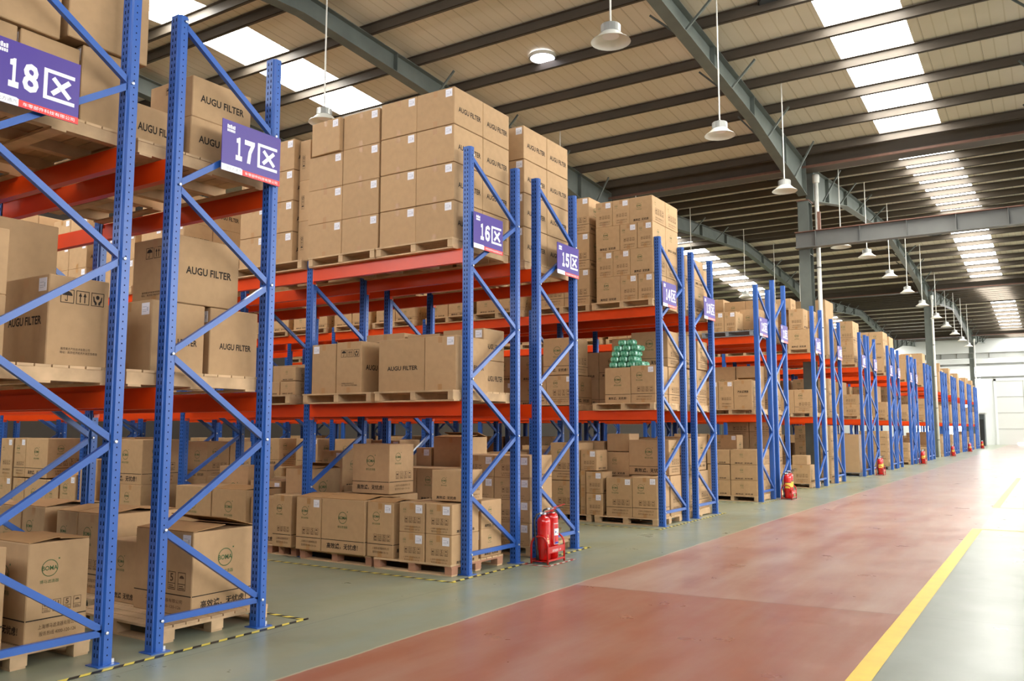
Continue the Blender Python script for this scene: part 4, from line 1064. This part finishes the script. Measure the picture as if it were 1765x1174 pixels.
STN = [(8.72, 'between rack sixteen and rack fifteen'), (19.19, 'between rack twelve and rack eleven'), (30.55, 'between rack eight and rack seven'), (40.92, 'between rack four and rack three'),
       (53.15, 'just past the far grey column'), (63.55, 'in the distance past the grey column'), (74.05, 'at the last rack before the far wall')]
for k, (y, wh) in enumerate(STN):
    stand(XE, y, 'red tube stand for extinguishers %s' % wh, k > 0)
    s0, s1 = (0, 1) if k == 0 else (2, 2)
    xe = XE
    extinguisher(xe, y - .09, .078, .56, 'nearer red extinguisher of the pair %s' % wh, k > 0, R(-25 if k == 0 else -40), s0)
    extinguisher(xe, y + .09, .078, .60, 'farther red extinguisher of the pair %s' % wh, k > 0, R(-35), s1)
    if k < 3:
        t = MB(); c = [(-5.26, y - .33), (-4.90, y - .33), (-4.90, y + .33), (-5.26, y + .33)]
        for a, b_ in zip(c, c[1:] + c[:1]): tape(t, a + (.0045,), b_ + (.0045,), .03, TR, TW, .13)
        tag(t.build('floor_tape'), 'red and white striped tape square on the floor %s' % wh, 'floor tape', kind='structure')

# ------------------------------------------------------------------ pendant lamps, roof vents
def lamp(x, y, z, label, group):
    zt = roof_z(y) + .004
    e = empty('pendant_lamp', (x, y, z)); tag(e, label, 'lamp', group)
    m = MB(); m.tube([(0, 0, .24), (0, 0, zt - z)], .014, LAMPM, 8); m.build('rod', e)
    m = MB(); m.lathe([(.03, .28), (.06, .25), (.13, .235), (.14, .225), (.14, .12), (.12, .11)], LAMPG, 20); m.build('driver_housing', e, smooth=False)
    m = MB(); m.lathe([(.13, .12), (.16, .09), (.21, .04), (.27, .0), (.28, -.012)], LAMPM, 28, cap=False); m.lathe([(.275, -.011), (.26, .0), (.2, .035), (.12, .07)], LAMPM, 28, cap=False)
    m.lathe([(.12, .07), (.0001, .075)], SWHITE, 20, cap=False); m.build('lamp_shade', e, smooth=True)
for k, y in enumerate((10.35, 14.9, 19.3, 25.2, 29.2, 33.6, 37.9, 42.4, 47.6, 52.0, 56.5, 61, 65.5)):
    lamp(-5.0, y, (6.70 if 24 < y < 26 else 6.93 + (.17 if y > 22 else 0)), 'white pendant lamp, %s along the row over the main aisle edge' % ordinal(k), 'pendant lamps over the main aisle')
for k, y in enumerate((10.6, 19.2, 24.0, 28.7, 34.9, 39.4, 44)):
    lamp(-10.8, y, 7.0, 'white pendant lamp, %s along the row hanging above the racks' % ordinal(k), 'pendant lamps above the racks')
lamp(-20.5, 12.0, 6.0, 'white pendant lamp seen beneath the beams of rack eighteen', 'pendant lamps above the racks')
def vent(x, y, lit, label):
    e = empty('roof_ventilator', (x, y, roof_z(y) - .05)); tag(e, label, 'roof vent', 'round ventilators in the roof')
    m = MB(); m.lathe([(.30, -.03), (.30, .04), (.27, .04), (.27, -.03)], LAMPM if lit else DARK, 24, cap=False); m.build('rim', e, smooth=False)
    m = MB(); m.lathe([(.001, -.02), (.27, -.02)], mat('vent_daylight', (240, 240, 255), .5, emit=3.0) if lit else DARK, 24, cap=False); m.build('opening', e)
vent(-9.15, 15.5, True, 'round daylit ventilator in the roof above rack fifteen')
vent(-4.15, 15.7, False, 'round dark ventilator in the roof left of the skylights')
vent(-4.15, 40.7, False, 'distant dark round ventilator in the roof beyond the steel beam')
